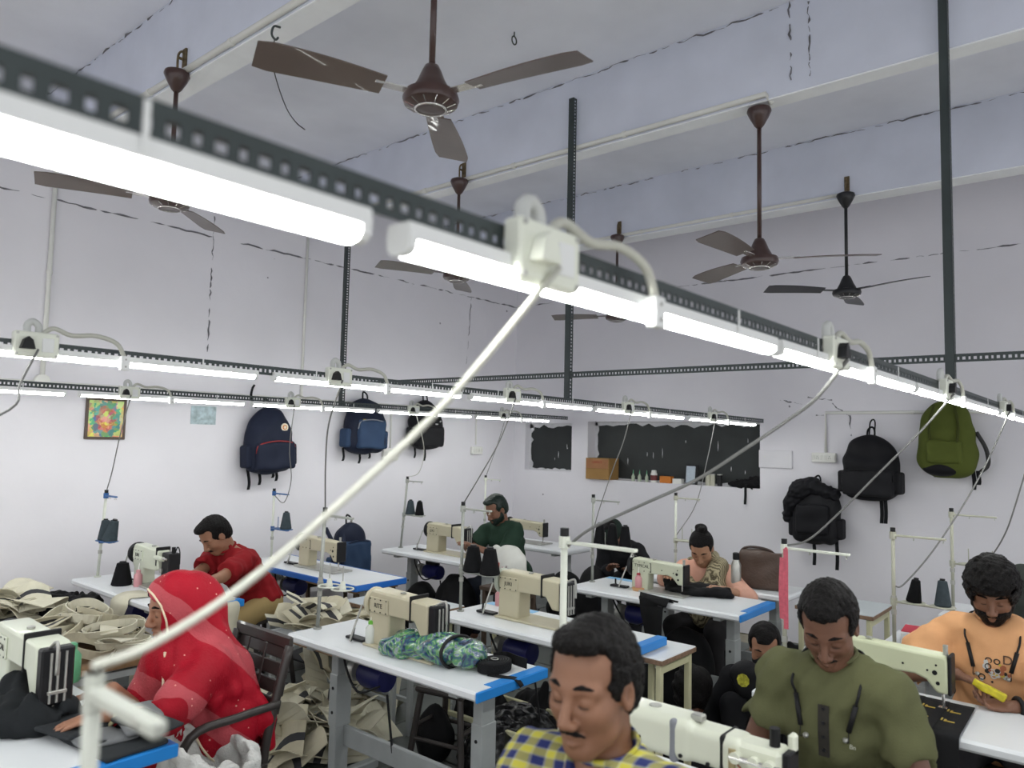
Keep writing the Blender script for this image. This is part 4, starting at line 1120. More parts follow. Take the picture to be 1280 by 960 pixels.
def person(label, H, yaw, lean=15, pitch=25, hyaw=0, hands=None, skinm=None, shirt=None, sleeve=.85, pants=None, hair='short', h=.009, hf=.0045,
           shw=.165, build=1.0, fdirs=None, pns=None, curl=.4, moustache=0, beard=0, collar=True, poles=None, female=False, seed=1, wr=.006, legs='sit', hs=1.0, hairm=None, floor_seat=False, group=None, long_sleeve=None, shirt_h=None):
    H = np.array(H, float); yw = math.radians(yaw)
    f = np.array([math.cos(yw), math.sin(yw), 0]); l = np.array([-math.sin(yw), math.cos(yw), 0]); u = np.array([0, 0, 1.0])
    ln = math.radians(lean); d = u * math.cos(ln) + f * math.sin(ln); n = f * math.cos(ln) - u * math.sin(ln)
    hy = math.radians(hyaw); hf0 = f * math.cos(hy) + l * math.sin(hy); hl = -f * math.sin(hy) + l * math.cos(hy)
    pt = math.radians(pitch); hfw = hf0 * math.cos(pt) - u * math.sin(pt); hup = u * math.cos(pt) + hf0 * math.sin(pt)
    MH = np.stack([hfw, hl, hup], 1)
    B = H - hup * .07 * hs - hfw * .03 * hs
    N = B - nrm(d * .5 + u * .5) * .085
    Sc = N - d * .045
    P = Sc - d * (.44 if not female else .42)
    base = np.array([P[0], P[1], 0.0])
    t = thing('person', label, 'person', V3(base), group=group)
    # work in local coordinates
    H, B, N, Sc, P = [q - base for q in (H, B, N, Sc, P)]
    def hp(x, y, z): return H + (hfw * x + hl * y + hup * z) * hs
    S = SDF()
    MT = np.stack([n, l, d], 1)
    bw = build
    # --- torso and legs
    S.ell(P + d * .02, (.10 * bw, .145 * bw, .11), MT, k=.05)
    S.cone(P + d * .05, .10 * bw, Sc - d * .12, .105 * bw, k=.06)
    S.ell(Sc - d * .13, (.095 * bw, .145 * bw, .15), MT, k=.06)
    sh = {}
    for s in (1, -1):
        sh[s] = Sc + l * (s * shw) - d * .025 + n * .005
        S.cone(Sc + l * s * .05, .055, sh[s], .048, k=.05)
    S.cone(N - d * .06, .058 * (.9 if female else 1), B + hfw * .0, .050 * (.88 if female else 1), k=.03)
    hipz = P[2]
    leg = {}
    for s in (1, -1):
        hp0 = P + l * s * .085 - u * .02
        if legs == 'sit':
            kn = hp0 + f * .38 + l * s * .06 + u * (min(.02, .50 - hipz)); an = np.array([kn[0], kn[1], .09]) - f * .05
        else:                                            # on the floor, knees up
            kn = hp0 + f * .28 + l * s * .08 + u * .30; an = np.array(hp0 + f * .42 + l * s * .06); an[2] = .07
        leg[s] = (hp0, kn, an)
        S.cone(hp0, .078, kn, .052, k=.04); S.cone(kn, .050, an, .032, k=.03)
        S.cone(an - u * .03, .032, an + f * .13 - u * .045, .026, k=.03)
    # --- arms and hands
    arm = {}
    for s in (1, -1):
        if hands is None: W = sh[s] + f * .15 - u * .42 + l * s * .05
        else: W = np.array(hands[0 if s > 0 else 1], float) - base
        pole = np.array([0, 0, -1.0]) * .8 + l * s * .6 - f * .3 if poles is None else poles[0 if s > 0 else 1]
        E, W = ik(sh[s], W, .285, .25, pole); arm[s] = (E, W)
        S.cone(sh[s], .047 * bw, E, .037, k=.03); S.cone(E, .036, W, .025, k=.015)
        fd = (W - E) if fdirs is None else fdirs[0 if s > 0 else 1]
        pn = (0, 0, -1) if pns is None else pns[0 if s > 0 else 1]
        # thumb on the inner side
        ff = nrm(fd); nn = nrm(np.array(pn, float) - ff * np.dot(pn, ff)); inner = -l * s
        sd = 1 if np.dot(np.cross(ff, nn), inner) > 0 else -1
        hand(S, W, fd, pn, sd, curl, .95 if female else 1.0)
    # --- head
    q = hs
    def E_(c, r, k=.012, mode='u'): S.ell(hp(*c), tuple(x * q for x in r), MH, k * q, mode)
    def C_(a, ra, b, rb, k=.008, mode='u'): S.cone(hp(*a), ra * q, hp(*b), rb * q, k * q, mode)
    E_((-.012, 0, .034), (.098, .077, .088), .02)
    E_((.020, 0, -.030), (.070, .062, .088), .03)
    C_((.03, .035, -.075), .026, (.058, .012, -.103), .022, .03); C_((.03, -.035, -.075), .026, (.058, -.012, -.103), .022, .03)
    E_((.060, 0, -.104), (.024, .026, .020), .02)
    for s in (1, -1):
        E_((.054, s * .040, -.030), (.026, .024, .026), .025)
        C_((.079, s * .012, .019), .012, (.066, s * .046, .016), .011, .016)
        E_((.094, s * .031, -.004), (.017, .019, .014), .012, 's')
        E_((.070, s * .031, -.004), (.0165, .018, .0145), .006)
        E_((-.004, s * .076, -.012), (.020, .009, .032), .008)
        E_((.002, s * .083, -.010), (.010, .005, .018), .006, 's')
        E_((.098, s * .0125, -.046), (.012, .009, .009), .008)
    C_((.083, 0, .012), .0085, (.112, 0, -.038), .0115, .012)
    C_((.084, -.020, -.071), .0055, (.093, 0, -.067), .0075, .006); C_((.084, .020, -.071), .0055, (.093, 0, -.067), .0075, .006)
    C_((.083, -.017, -.082), .006, (.091, 0, -.083), .0085, .006); C_((.083, .017, -.082), .006, (.091, 0, -.083), .0085, .006)
    C_((.098, -.022, -.0755), .003, (.098, .022, -.0755), .003, .004, 's')
    fine = (H - .135 * q, H + .135 * q)
    S.build('body', skinm, t, h=h, fine=fine, hf=hf, relax=1)
    # --- face details
    for s in (1, -1):
        D = SDF(); D.chain([hp(.0895, s * .014, .024), hp(.0865, s * .031, .029), hp(.0725, s * .051, .022)], [.0042 * q, .0050 * q, .0032 * q], k=.003)
        D.build('eyebrow', hairm or M_hair, t, h=.003)
        MB().tube([V3(hp(.0868 - .0085 * a * a - .003 * a, s * (.031 + .0150 * a), -.0095 - .0022 * (1 - a * a))) for a in (-1, -.5, 0, .5, 1)], .0013 * q, 5).build('eyelashes', M_lash, t)
    if moustache:
        D = SDF()
        for s in (1, -1): D.chain([hp(.1005, 0, -.0575), hp(.0955, s * .015, -.0605), hp(.086, s * .029, -.0675)], [.0058 * q * moustache ** .3, .0064 * q * moustache ** .3, .0030 * q], k=.004)
        D.build('moustache', hairm or M_hair, t, h=.0035)
    if beard:
        D = SDF(); D.ell(hp(.022, 0, -.062), tuple(x * q * (1 + .02 * beard) for x in (.078, .070, .066)), MH, k=.01)
        D.ell(hp(.060, 0, -.104), tuple(x * q for x in (.032, .034, .026)), MH, k=.02)
        for s in (1, -1): D.cone(hp(.005, s * .068, -.005), .010 * q, hp(.015, s * .064, -.06), .016 * q, k=.015)
        D.ell(hp(.10, 0, .00), tuple(x * q for x in (.10, .075, .056)), MH, k=.008, mode='s')
        D.ell(hp(.100, 0, -.074), tuple(x * q for x in (.018, .022, .008)), MH, k=.005, mode='s')
        D.rbox(hp(-.07, 0, -.05), (.06 * q, .12 * q, .1 * q), .01, MH, k=.006, mode='s')
        D.build('beard', hairm or M_hair, t, h=.005, noise=wrinkle(seed, .0015, 300))
    # --- hair
    if hair in ('short', 'big', 'bun', 'curly', 'low'):
        D = SDF(); g = {'short': .0075, 'big': .026, 'bun': .008, 'curly': .030, 'low': .010}[hair]
        D.ell(hp(-.012, 0, .034), tuple((x + g) * q for x in (.098, .077, .088)), MH, k=.01)
        D.ell(hp(-.055, 0, -.02), tuple((x + g * .5) * q for x in (.055, .066, .075)), MH, k=.03)
        for s in (1, -1): D.cone(hp(.008, s * .072, .03), .008 * q, hp(.012, s * .073, -.010), .004 * q, k=.012)
        if hair == 'big': D.ell(hp(.062, 0, .075), tuple(x * q for x in (.052, .074, .042)), MH, k=.03)
        if hair == 'short': D.ell(hp(.050, .0, .100), tuple(x * q for x in (.040, .050, .024)), MH, k=.02)
        hl_ = {'short': .084, 'big': .052, 'bun': .075, 'curly': .06, 'low': .062}[hair]
        D.rbox(hp(.105, 0, hl_ - .12), (.085 * q, .068 * q, .12 * q), .035 * q, MH, k=.012, mode='s')
        if hair != 'bun' and hair != 'curly':
            for s in (1, -1): D.ell(hp(.060, s * .060, .062), tuple(x * q for x in (.030, .022, .026)), MH, k=.012, mode='s')
        for s in (1, -1): D.ell(hp(.0, s * .085, -.018), tuple(x * q for x in (.026, .022, .034)), MH, k=.008, mode='s')
        D.rbox(hp(0, 0, -.17), (.2 * q, .2 * q, .095 * q), .01, MH, k=.01, mode='s')
        if hair == 'bun':
            D.ell(hp(-.075, 0, .115), tuple(x * q for x in (.036, .045, .036)), MH, k=.012); D.ell(hp(-.045, .01, .14), tuple(x * q for x in (.02, .026, .016)), MH, k=.01)
        amp = {'short': .0028, 'big': .0045, 'bun': .0012, 'curly': .007, 'low': .002}[hair]
        fr = {'short': 150, 'big': 110, 'bun': 160, 'curly': 95, 'low': 150}[hair]
        D.build('hair', hairm or M_hair, t, h=.005 if hf < .006 else .007, noise=wrinkle(seed + 3, amp, fr, ridged=hair in ('short', 'big')))
    # --- clothes
    if shirt is not None:
        D = SDF(); g = .014
        D.ell(P + d * .03, (.112 * bw + g, .155 * bw + g, .13), MT, k=.05)
        D.cone(P + d * .04, .108 * bw + g, Sc - d * .10, .108 * bw + g, k=.06)
        D.ell(Sc - d * .13, (.098 * bw + g, .150 * bw + g, .155), MT, k=.06)
        for s in (1, -1):
            D.cone(Sc + l * s * .05 - d * .005, .058 + g * .4, sh[s], .052 + g * .5, k=.05)
            E, W = arm[s]
            if long_sleeve is not None:
                D.cone(sh[s], .052 * bw + g, E, .040 + g, k=.03); e = E + (W - E) * long_sleeve
                D.cone(E, .040 + g, e, .034 + g, k=.02); dv = nrm(W - E)
            else:
                e = sh[s] + (E - sh[s]) * sleeve; D.cone(sh[s], .050 * bw + g, e, .050 * bw + g + .003, k=.02); dv = nrm(E - sh[s])
            fr_ = frame_from(V3(dv)); Mx = np.stack([np.array(fr_[0]), np.array(fr_[1]), np.array(fr_[2])], 1)
            D.rbox(e + dv * .075, (.075, .085, .085), .004, Mx, k=.004, mode='s')
        D.ell(N + (B - N) * .35 + n * .012, (.078, .072, .062), np.stack([nrm(B - N), l, np.cross(nrm(B - N), l)], 1)[:, [2, 1, 0]], k=.008, mode='s')
        wn = wrinkle(seed, wr, 26, n=7, ridged=False, stretch=(1, 1, 1.25)); wn2 = wrinkle(seed + 9, wr * .4, 70, n=5)
        ops = lambda X, Y, Z: wn(X, Y, Z) + wn2(X, Y, Z) - wr * .75
        D.build('shirt', shirt, t, h=shirt_h or h, noise=ops)
        if collar:
            c0 = N + (B - N) * .22; ax = nrm(B - N); a1 = nrm(n - ax * np.dot(n, ax)); a2 = np.cross(ax, a1)
            MB().tube([V3(c0 + a1 * (.066 * math.cos(k * PI / 12)) + a2 * (.066 * math.sin(k * PI / 12)) - ax * .012 * math.cos(k * PI / 12)) for k in range(24)], .007, 8, True).build('neckband', shirt, t, smooth=True)
    if pants is not None:
        D = SDF()
        D.ell(P + d * .0, (.118 * bw, .160 * bw, .115), MT, k=.04)
        for s in (1, -1):
            a, b, c = leg[s]; D.cone(a, .095, b, .070, k=.04); D.cone(b, .068, c + u * .02, .052, k=.03)
        D.build('trousers', pants, t, h=.013, noise=wrinkle(seed + 5, .005, 30))
    return t, dict(H=H + base, hp=lambda x, y, z: hp(x, y, z) + base, base=base, N=N + base, Sc=Sc + base, d=d, n=n, l=l, f=f, arm={s: (arm[s][0] + base, arm[s][1] + base) for s in arm}, MH=MH, P=P + base)

def C3(v): return np.array([v.x, v.y, v.z])
S1 = skin('skin_tan', (0.30, 0.150, 0.090)); S2 = skin('skin_brown', (0.20, 0.095, 0.058)); S3 = skin('skin_deep', (0.155, 0.073, 0.046)); S4 = skin('skin_light', (0.38, 0.205, 0.125))
PPL = {}
from mathutils.bvhtree import BVHTree
def kid(t, name): return [c for c in t.children if c.name.split('.')[0] == name][0]
def bvh(o):
    me = o.data; return BVHTree.FromPolygons([v.co.copy() for v in me.vertices], [tuple(p.vertices) for p in me.polygons])
def stick(tree, p, n, off=.002):
    h = tree.ray_cast(V3(p) + V3(n) * .5, -V3(n)); return (np.array(h[0]) + np.array(n) * off) if h[0] is not None else np.array(p)

# -- woman under the red veil
Hw = C3(atx(219, 757, 1.50))
lw = C3(atz(128, 893, .825)); rw = C3(atz(140, 861, .825))
t, PPL['veil'] = person('woman in a red veil and red blouse smoothing dark cloth on the table', Hw, 178, lean=12, pitch=12, hyaw=-4, hands=(lw, rw), skinm=skin('skin_warm', (.34, .165, .10)),
    shirt=cloth('red_blouse', (.30, .008, .018), bump=.3), long_sleeve=.25, pants=cloth('red_skirt', (.26, .008, .015)), hair='low', female=True, shw=.150, build=.95, h=.0075, hf=.004, fdirs=(C3(atz(50, 915, .80)) - lw, C3(atz(92, 872, .80)) - rw), curl=.18, seed=4,
    poles=(np.array([.5, -.4, -.9]), np.array([.6, .5, -.8])))
pp = PPL['veil']; b0 = pp['base']
# veil
def veil():
    hp = lambda x, y, z: pp['hp'](x, y, z) - b0
    MH, l, n, d, f = pp['MH'], pp['l'], pp['n'], pp['d'], pp['f']; Sc = pp['Sc'] - b0
    D = SDF()
    D.ell(hp(-.022, 0, .030), (.128, .108, .122), MH, k=.03)
    D.ell(hp(-.045, 0, -.05), (.125, .118, .135), MH, k=.05)
    D.cone(hp(-.06, 0, -.06), .105, Sc - n * .02 - d * .05, .15, k=.08)
    D.ell(Sc - d * .12 - n * .02, (.155, .215, .20), np.stack([n, l, d], 1), k=.07)
    for s in (1, -1):
        E, W = pp['arm'][s]; E = E - b0; sj = Sc + l * s * .15 - d * .03
        D.cone(sj, .085, sj + (E - sj) * .75, .078, k=.06)
    D.cone(Sc - d * .15 - n * .06, .17, Sc - d * .40 - n * .07, .175, k=.08)
    D.ell(Sc - d * .02 + n * .09, (.07, .12, .10), np.stack([n, l, d], 1), k=.05)
    D.ell(Sc - d * .30 - n * .05, (.185, .245, .19), np.stack([n, l, d], 1), k=.05)
    for a_, b_, rr_ in ((.085, .10, .020), (.045, .02, .018), (-.02, -.05, .020), (.10, .19, .022), (-.085, -.14, .020)):   # gathered folds falling from the crown
        D.chain([hp(-.100, a_, -.03), hp(-.115, a_ * 1.25, -.14), Sc + l * b_ - n * .135 - d * .16, Sc + l * b_ * 1.1 - n * .185 - d * .32, Sc + l * b_ * 1.1 - n * .175 - d * .52], [rr_ * .6, rr_, rr_ * 1.3, rr_ * 1.5, rr_ * 1.5], k=.022)
    for b_, c_ in ((.17, .10), (.205, .02), (.19, -.06)):
        D.chain([hp(.0, .105, -.09), Sc + l * b_ * .8 + n * c_ - d * .01, Sc + l * b_ * 1.05 + n * c_ - d * .14, Sc + l * b_ * .9 + n * c_ * .8 - d * .22], [.014, .022, .026, .016], k=.022)
    # face opening
    D.rbox(hp(.150, 0, -.025), (.120, .090, .090), .03, MH, k=.015, mode='s')
    D.ell(hp(.125, 0, -.025), (.115, .100, .118), MH, k=.008, mode='s')
    D.plane(Sc - d * .46, -d, k=.01)
    w1 = wrinkle(21, .009, 24, n=5, stretch=(1.2, 1.2, .35)); w2 = wrinkle(22, .004, 60, n=5, stretch=(1.2, 1.2, .4))
    m = mat('red_chiffon', (.36, .005, .018), .55, var=.18, scale=5, bump=.25, bscale=120, spec=.2)
    Nn, L, p = nodes_of(m); src = p.inputs['Base Color'].links[0].from_socket
    tc = Nn.new('ShaderNodeTexCoord'); sep = Nn.new('ShaderNodeSeparateXYZ'); L.new(tc.outputs['Object'], sep.inputs[0])
    nz = Nn.new('ShaderNodeTexNoise'); nz.inputs['Scale'].default_value = 5; L.new(tc.outputs['Object'], nz.inputs['Vector'])
    # a pale woven band runs slantwise over the veil
    ma = Nn.new('ShaderNodeMath'); ma.operation = 'MULTIPLY_ADD'; ma.inputs[1].default_value = .9; L.new(sep.outputs['X'], ma.inputs[0]); L.new(sep.outputs['Z'], ma.inputs[2])
    mb_ = Nn.new('ShaderNodeMath'); mb_.operation = 'MULTIPLY_ADD'; mb_.inputs[1].default_value = .10; L.new(nz.outputs['Fac'], mb_.inputs[0]); L.new(ma.outputs[0], mb_.inputs[2])
    sc_ = Nn.new('ShaderNodeMath'); sc_.operation = 'MULTIPLY'; sc_.inputs[1].default_value = 2.9; L.new(mb_.outputs[0], sc_.inputs[0])
    fr = Nn.new('ShaderNodeMath'); fr.operation = 'FRACT'; L.new(sc_.outputs[0], fr.inputs[0])
    rp = Nn.new('ShaderNodeValToRGB'); rp.color_ramp.interpolation = 'CONSTANT'; e = rp.color_ramp.elements; e[0].color = (0, 0, 0, 1); e[1].position = .62; e[1].color = (1, 1, 1, 1); x = e.new(.90); x.color = (0, 0, 0, 1)
    L.new(fr.outputs[0], rp.inputs['Fac'])
    mx = Nn.new('ShaderNodeMix'); mx.data_type = 'RGBA'; mm = Nn.new('ShaderNodeMath'); mm.operation = 'MULTIPLY'; mm.inputs[1].default_value = .42; L.new(rp.outputs['Color'], mm.inputs[0])
    L.new(mm.outputs[0], mx.inputs['Factor']); L.new(src, mx.inputs['A']); mx.inputs['B'].default_value = (.62, .17, .19, 1)
    # tiny sequins
    v = Nn.new('ShaderNodeTexVoronoi'); v.inputs['Scale'].default_value = 26; L.new(tc.outputs['Object'], v.inputs['Vector'])
    lt = Nn.new('ShaderNodeMath'); lt.operation = 'LESS_THAN'; lt.inputs[1].default_value = .09; L.new(v.outputs['Distance'], lt.inputs[0])
    mx2 = Nn.new('ShaderNodeMix'); mx2.data_type = 'RGBA'; L.new(lt.outputs[0], mx2.inputs['Factor']); L.new(mx.outputs['Result'], mx2.inputs['A']); mx2.inputs['B'].default_value = (.75, .35, .30, 1)
    L.new(mx2.outputs['Result'], p.inputs['Base Color'])
    D.build('veil', m, t, h=.009, noise=lambda X, Y, Z: w1(X, Y, Z) + w2(X, Y, Z))
    vo = kid(t, 'veil')
    gold = mat('pale_gold_border', (.78, .66, .48), .5, var=.1)
    co = np.array([v.co for v in vo.data.vertices]); loc = (co - np.array(hp(0, 0, 0))) @ MH
    ev = ((loc[:, 0] - .125) / .115) ** 2 + (loc[:, 1] / .100) ** 2 + ((loc[:, 2] + .025) / .118) ** 2
    ok = (ev < 1.22) & (loc[:, 0] < .11) & (loc[:, 0] > -.02); ang = np.arctan2(loc[:, 1], loc[:, 2] + .02); rad = np.hypot(loc[:, 1], loc[:, 2] + .02); ring = []
    for a in np.linspace(-2.2, 2.2, 30):
        s_ = ok & (np.abs(ang - a) < .09)
        if s_.any(): i = np.where(s_)[0][np.argmax(rad[s_])]; ring.append(V3(co[i]))
    ring = [(ring[max(0, i - 1)] + ring[i] * 2 + ring[min(len(ring) - 1, i + 1)]) / 4 for i in range(len(ring))]
    MB().tube(spline(ring, 3), .0045, 6).build('veil_border', gold, t, smooth=True)
    tv = bvh(vo)
    # long border falling over the shoulder
    side = nrm(l * .8 + n * .6)
    pts = [stick(tv, q, side, .003) for q in (hp(.03, 0, -.13), Sc - d * .03 + n * .07, Sc - d * .12 + n * .02, Sc - d * .20 - n * .01, Sc - d * .28 - n * .04, Sc - d * .36 - n * .08, Sc - d * .42 - n * .12)]
    MB().tube(spline([V3(q) for q in pts], 6), .005, 6).build('veil_border', gold, t, smooth=True)
veil()
E_, W_ = pp['arm'][1]
c = V3(W_ * .90 + E_ * .10 - b0); dv = V3(nrm(W_ - E_)); fr_ = frame_from(dv)
MB().tube([c + fr_[1] * (.034 * math.cos(k * PI / 10)) + fr_[2] * (.034 * math.sin(k * PI / 10)) for k in range(20)], .0075, 8, True).build('bangle', mat('bangle_gold', (.55, .50, .30), .3, metal=.4), t, smooth=True)
c = V3(W_ * .83 + E_ * .17 - b0); MB().tube([c + fr_[1] * (.035 * math.cos(k * PI / 10)) + fr_[2] * (.035 * math.sin(k * PI / 10)) for k in range(20)], .004, 8, True).build('bangle', mat('bangle_red', (.30, .01, .015), .3), t, smooth=True)

# -- man in the red shirt
Hm = C3(atx(268, 668, 2.66))
t, PPL['red'] = person('man in a red t-shirt and khaki trousers bent over his machine', Hm, 182, lean=38, pitch=42, hands=((2.33, 4.44, .83), (2.36, 4.66, .83)), skinm=S1,
    shirt=cloth('red_tshirt', (.24, .012, .016)), sleeve=.78, pants=cloth('khaki', (.40, .29, .13)), hair='short', h=.010, hf=.005, moustache=.8, seed=11, wr=.011, poles=(np.array([.5, -.6, -.8]), np.array([.4, .5, -.8])))
# -- man in dark green
Hm = C3(atx(620, 636, 5.02))
t, PPL['green'] = person('man in a dark green t-shirt holding small pieces over the table', Hm, 176, lean=20, pitch=30, hyaw=-4, hands=((4.72, 4.34, .86), (4.70, 4.44, .86)), skinm=S2,
    shirt=cloth('bottle_green', (.022, .045, .030)), sleeve=.75, pants=cloth('dark_jeans', (.03, .035, .05)), hair='short', h=.011, hf=.006, beard=.6, seed=12, hairm=mat('hair_green_black', (.007, .016, .012), .45, var=.4, scale=60), poles=(np.array([.2, -.6, -.8]), np.array([.3, .6, -.7])), wr=.010)
pg = PPL['green']
trg = bvh(kid(t, 'shirt'))
for row, (hw_, hh_) in enumerate(((.085, .007), (.070, .005))):
    q0 = pg['Sc'] - pg['base'] - pg['d'] * (.185 + .022 * row)
    MB().strip([V3(stick(trg, q0 + pg['l'] * x, pg['n'], .003)) for x in np.linspace(-hw_, hw_, 9)], [V3(pg['d'] * hh_)] * 9, .002).build('shirt_print', mat('print_white', (.5, .5, .48), .6, var=.3, scale=120), t)
# -- woman in pink
Hm = C3(atx(877, 684, 5.06))
t, PPL['pink'] = person('woman in a peach blouse and patterned brown scarf sewing black cloth', Hm, 186, lean=22, pitch=42, hyaw=8, hands=((4.82, 2.18, .80), (4.66, 2.50, .86)), skinm=S4,
    shirt=cloth('peach_blouse', (.66, .37, .28)), long_sleeve=.45, pants=cloth('dark_salwar', (.03, .028, .03)), hair='bun', female=True, shw=.150, build=.92, h=.010, hf=.006, seed=13, wr=.004, poles=(np.array([.3, -.8, -.5]), np.array([.3, .8, -.5])))
pk = PPL['pink']; b1 = pk['base']
def scarf():
    Sc, d, n, l = pk['Sc'] - b1, pk['d'], pk['n'], pk['l']
    D = SDF()
    pts = [Sc + l * .08 - d * .28 + n * .14, Sc + l * .12 - d * .10 + n * .135, Sc + l * .12 + d * .035 + n * .04, Sc + l * .05 + d * .05 - n * .06]
    D.chain(pts, [.075, .070, .055, .05], k=.04)
    pts = [Sc - l * .02 - d * .30 + n * .15, Sc + l * .03 - d * .14 + n * .15, Sc + l * .10 + d * .01 + n * .09]
    D.chain(pts, [.09, .085, .06], k=.05); D.cone(Sc - l * .10 + d * .03 - n * .02, .045, Sc - l * .08 - d * .12 + n * .125, .05, k=.03)
    m = mat('scarf_print', (.30, .25, .15), .9, var=.0)
    N_, L, p = nodes_of(m); tc = N_.new('ShaderNodeTexCoord'); w = N_.new('ShaderNodeTexWave'); w.inputs['Scale'].default_value = 22; w.inputs['Distortion'].default_value = 9; w.inputs['Detail'].default_value = 3
    L.new(tc.outputs['Object'], w.inputs['Vector']); r = N_.new('ShaderNodeValToRGB'); r.color_ramp.elements[0].color = (.09, .075, .045, 1); r.color_ramp.elements[1].color = (.48, .42, .27, 1); L.new(w.outputs['Fac'], r.inputs['Fac']); L.new(r.outputs['Color'], p.inputs['Base Color'])
    D.build('scarf', m, t, h=.010, noise=wrinkle(31, .008, 55, n=5, stretch=(1, 1, .4)))
scarf()
# -- man in the plaid shirt, close to the camera
def plaid():
    m = mat('plaid_shirt', (.4, .4, .2), .85, var=0, bump=.15, bscale=400)
    N_, L, p = nodes_of(m); tc = N_.new('ShaderNodeTexCoord'); mp = N_.new('ShaderNodeMapping'); mp.inputs['Rotation'].default_value = (.25, .1, .15)
    L.new(tc.outputs['Object'], mp.inputs['Vector']); sp = N_.new('ShaderNodeSeparateXYZ'); L.new(mp.outputs['Vector'], sp.inputs[0])
    def band(sock, off):
        a = N_.new('ShaderNodeMath'); a.operation = 'MULTIPLY_ADD'; a.inputs[1].default_value = 1 / .042; a.inputs[2].default_value = off; L.new(sock, a.inputs[0])
        f = N_.new('ShaderNodeMath'); f.operation = 'FRACT'; L.new(a.outputs[0], f.inputs[0]); return f.outputs[0]
    xz = N_.new('ShaderNodeMath'); xz.operation = 'MULTIPLY_ADD'; xz.inputs[1].default_value = .75; L.new(sp.outputs['X'], xz.inputs[0]); L.new(sp.outputs['Z'], xz.inputs[2])
    fu = band(sp.outputs['Y'], .1); fv = band(xz.outputs[0], .3)
    def ramp(sock, stops):
        r = N_.new('ShaderNodeValToRGB'); r.color_ramp.interpolation = 'CONSTANT'; e = r.color_ramp.elements; e[0].position = 0; e[0].color = stops[0][1] + (1,); e[1].position = stops[1][0]; e[1].color = stops[1][1] + (1,)
        for q, c in stops[2:]: x = e.new(q); x.color = c + (1,)
        L.new(sock, r.inputs['Fac']); return r.outputs['Color']
    st = [(0, (.018, .026, .12)), (.40, (.30, .30, .26)), (.48, (.50, .46, .06)), (.86, (.36, .36, .32)), (.94, (.018, .026, .12))]
    a = ramp(fu, st); b = ramp(fv, st); mx = N_.new('ShaderNodeMix'); mx.data_type = 'RGBA'; mx.inputs['Factor'].default_value = .5; L.new(a, mx.inputs['A']); L.new(b, mx.inputs['B']); L.new(mx.outputs['Result'], p.inputs['Base Color'])
    return m
Hm = C3(atx(742, 852, 1.27))
M_plaid = plaid()
t, PPL['plaid'] = person('man in a blue and yellow plaid shirt with moustache, eyes lowered', Hm, 184, lean=6, pitch=9, hyaw=-3, hands=((.62, .42, .80), (.62, .72, .80)), skinm=skin('skin_plaid', (.225, .108, .064)),
    shirt=M_plaid, sleeve=.9, pants=cloth('grey_trousers', (.08, .08, .09)), hair='short', h=.008, hf=.0032, moustache=.62, seed=14, hs=.98, shirt_h=.007, wr=.008)
pq = PPL['plaid']
for s in (1, -1):                                        # shirt collar leaves
    b2 = pq['base']; N_ = pq['N'] - b2; n, l, d = pq['n'], pq['l'], pq['d']
    pts = [N_ - n * .055 + l * s * .02 + d * .03, N_ + l * s * .070 + d * .022, N_ + n * .062 + l * s * .035 - d * .020, N_ + n * .085 + l * s * .03 - d * .05]
    wv = [V3(d * .020 + l * s * .004), V3(d * .022 + l * s * .010), V3(d * .022 + l * s * .016), V3(d * .012 + l * s * .02)]
    MB().strip(spline([V3(q) for q in pts], 4), [wv[min(3, i // 4)] for i in range(13)], .004).build('collar', M_plaid, t, smooth=True)
# -- man in olive
Hm = C3(atx(1036, 778, 2.44))
t, PPL['olive'] = person('man in an olive t-shirt with a neckband headset, looking down', Hm, 181, lean=10, pitch=36, hyaw=6, hands=((2.26, .60, .80), (2.24, .92, .80)), skinm=S3,
    shirt=cloth('olive_tshirt', (.105, .108, .052)), sleeve=.60, pants=cloth('dark_trousers', (.03, .03, .035)), hair='short', h=.009, hf=.0038, moustache=.5, seed=15, build=1.0, shw=.158, shirt_h=.008, poles=(np.array([.15, -.42, -.9]), np.array([.15, .42, -.9])), wr=.011)
po = PPL['olive']; b3 = po['base']
def neckband(pp_, t_, r=.085, drop=.15):
    Nn, n, l, d = pp_['N'] - pp_['base'], pp_['n'], pp_['l'], pp_['d']; tr = bvh(kid(t_, 'shirt'))
    for s in (1, -1):
        pts = [Nn - n * .075 + d * .015, Nn - n * .03 + l * s * .085 + d * .012, stick(tr, Nn + l * s * .098 - d * .04, n, .006), stick(tr, Nn + l * s * .088 - d * .085, n, .008)]
        MB().tube(spline([V3(q) for q in pts], 5), .0042, 8).build('headset_band', M_black, t_, smooth=True)
        a = stick(tr, Nn + l * s * .088 - d * .085, n, .008); b = stick(tr, Nn + l * s * .066 - d * .165, n, .009)
        MB().cyl(V3(a), V3(b), .008, n=10).build('headset_stick', M_black, t_, smooth=True)
        MB().tube(spline([V3(b), V3(b - d * .03 + n * .01), V3(b - d * .02 - l * s * .012)], 4), .0015, 5).build('headset_wire', M_black, t_)
        MB().lathe([(.004, 0), (.009, .003), (.009, .010), (.005, .015)], V3(b - d * .02 - l * s * .012), (0, -.3, -1), 10).build('earbud', M_steel, t_)
neckband(po, t)
Sc, n, l, d = po['Sc'] - b3, po['n'], po['l'], po['d']
tro = bvh(kid(t, 'shirt')); pl = [stick(tro, Sc - d * q, n, .003) for q in (.05, .09, .13, .17, .20)]
MB().strip(spline([V3(q) for q in pl], 4), [V3(l * .016)] * 17, .003).build('placket', cloth('dark_placket', (.035, .032, .028)), t)
for k in (.06, .10, .14, .18): MB().cyl(V3(stick(tro, Sc - d * k, n, .003)), V3(stick(tro, Sc - d * k, n, .008)), .005, n=10).build('button', M_dark, t)
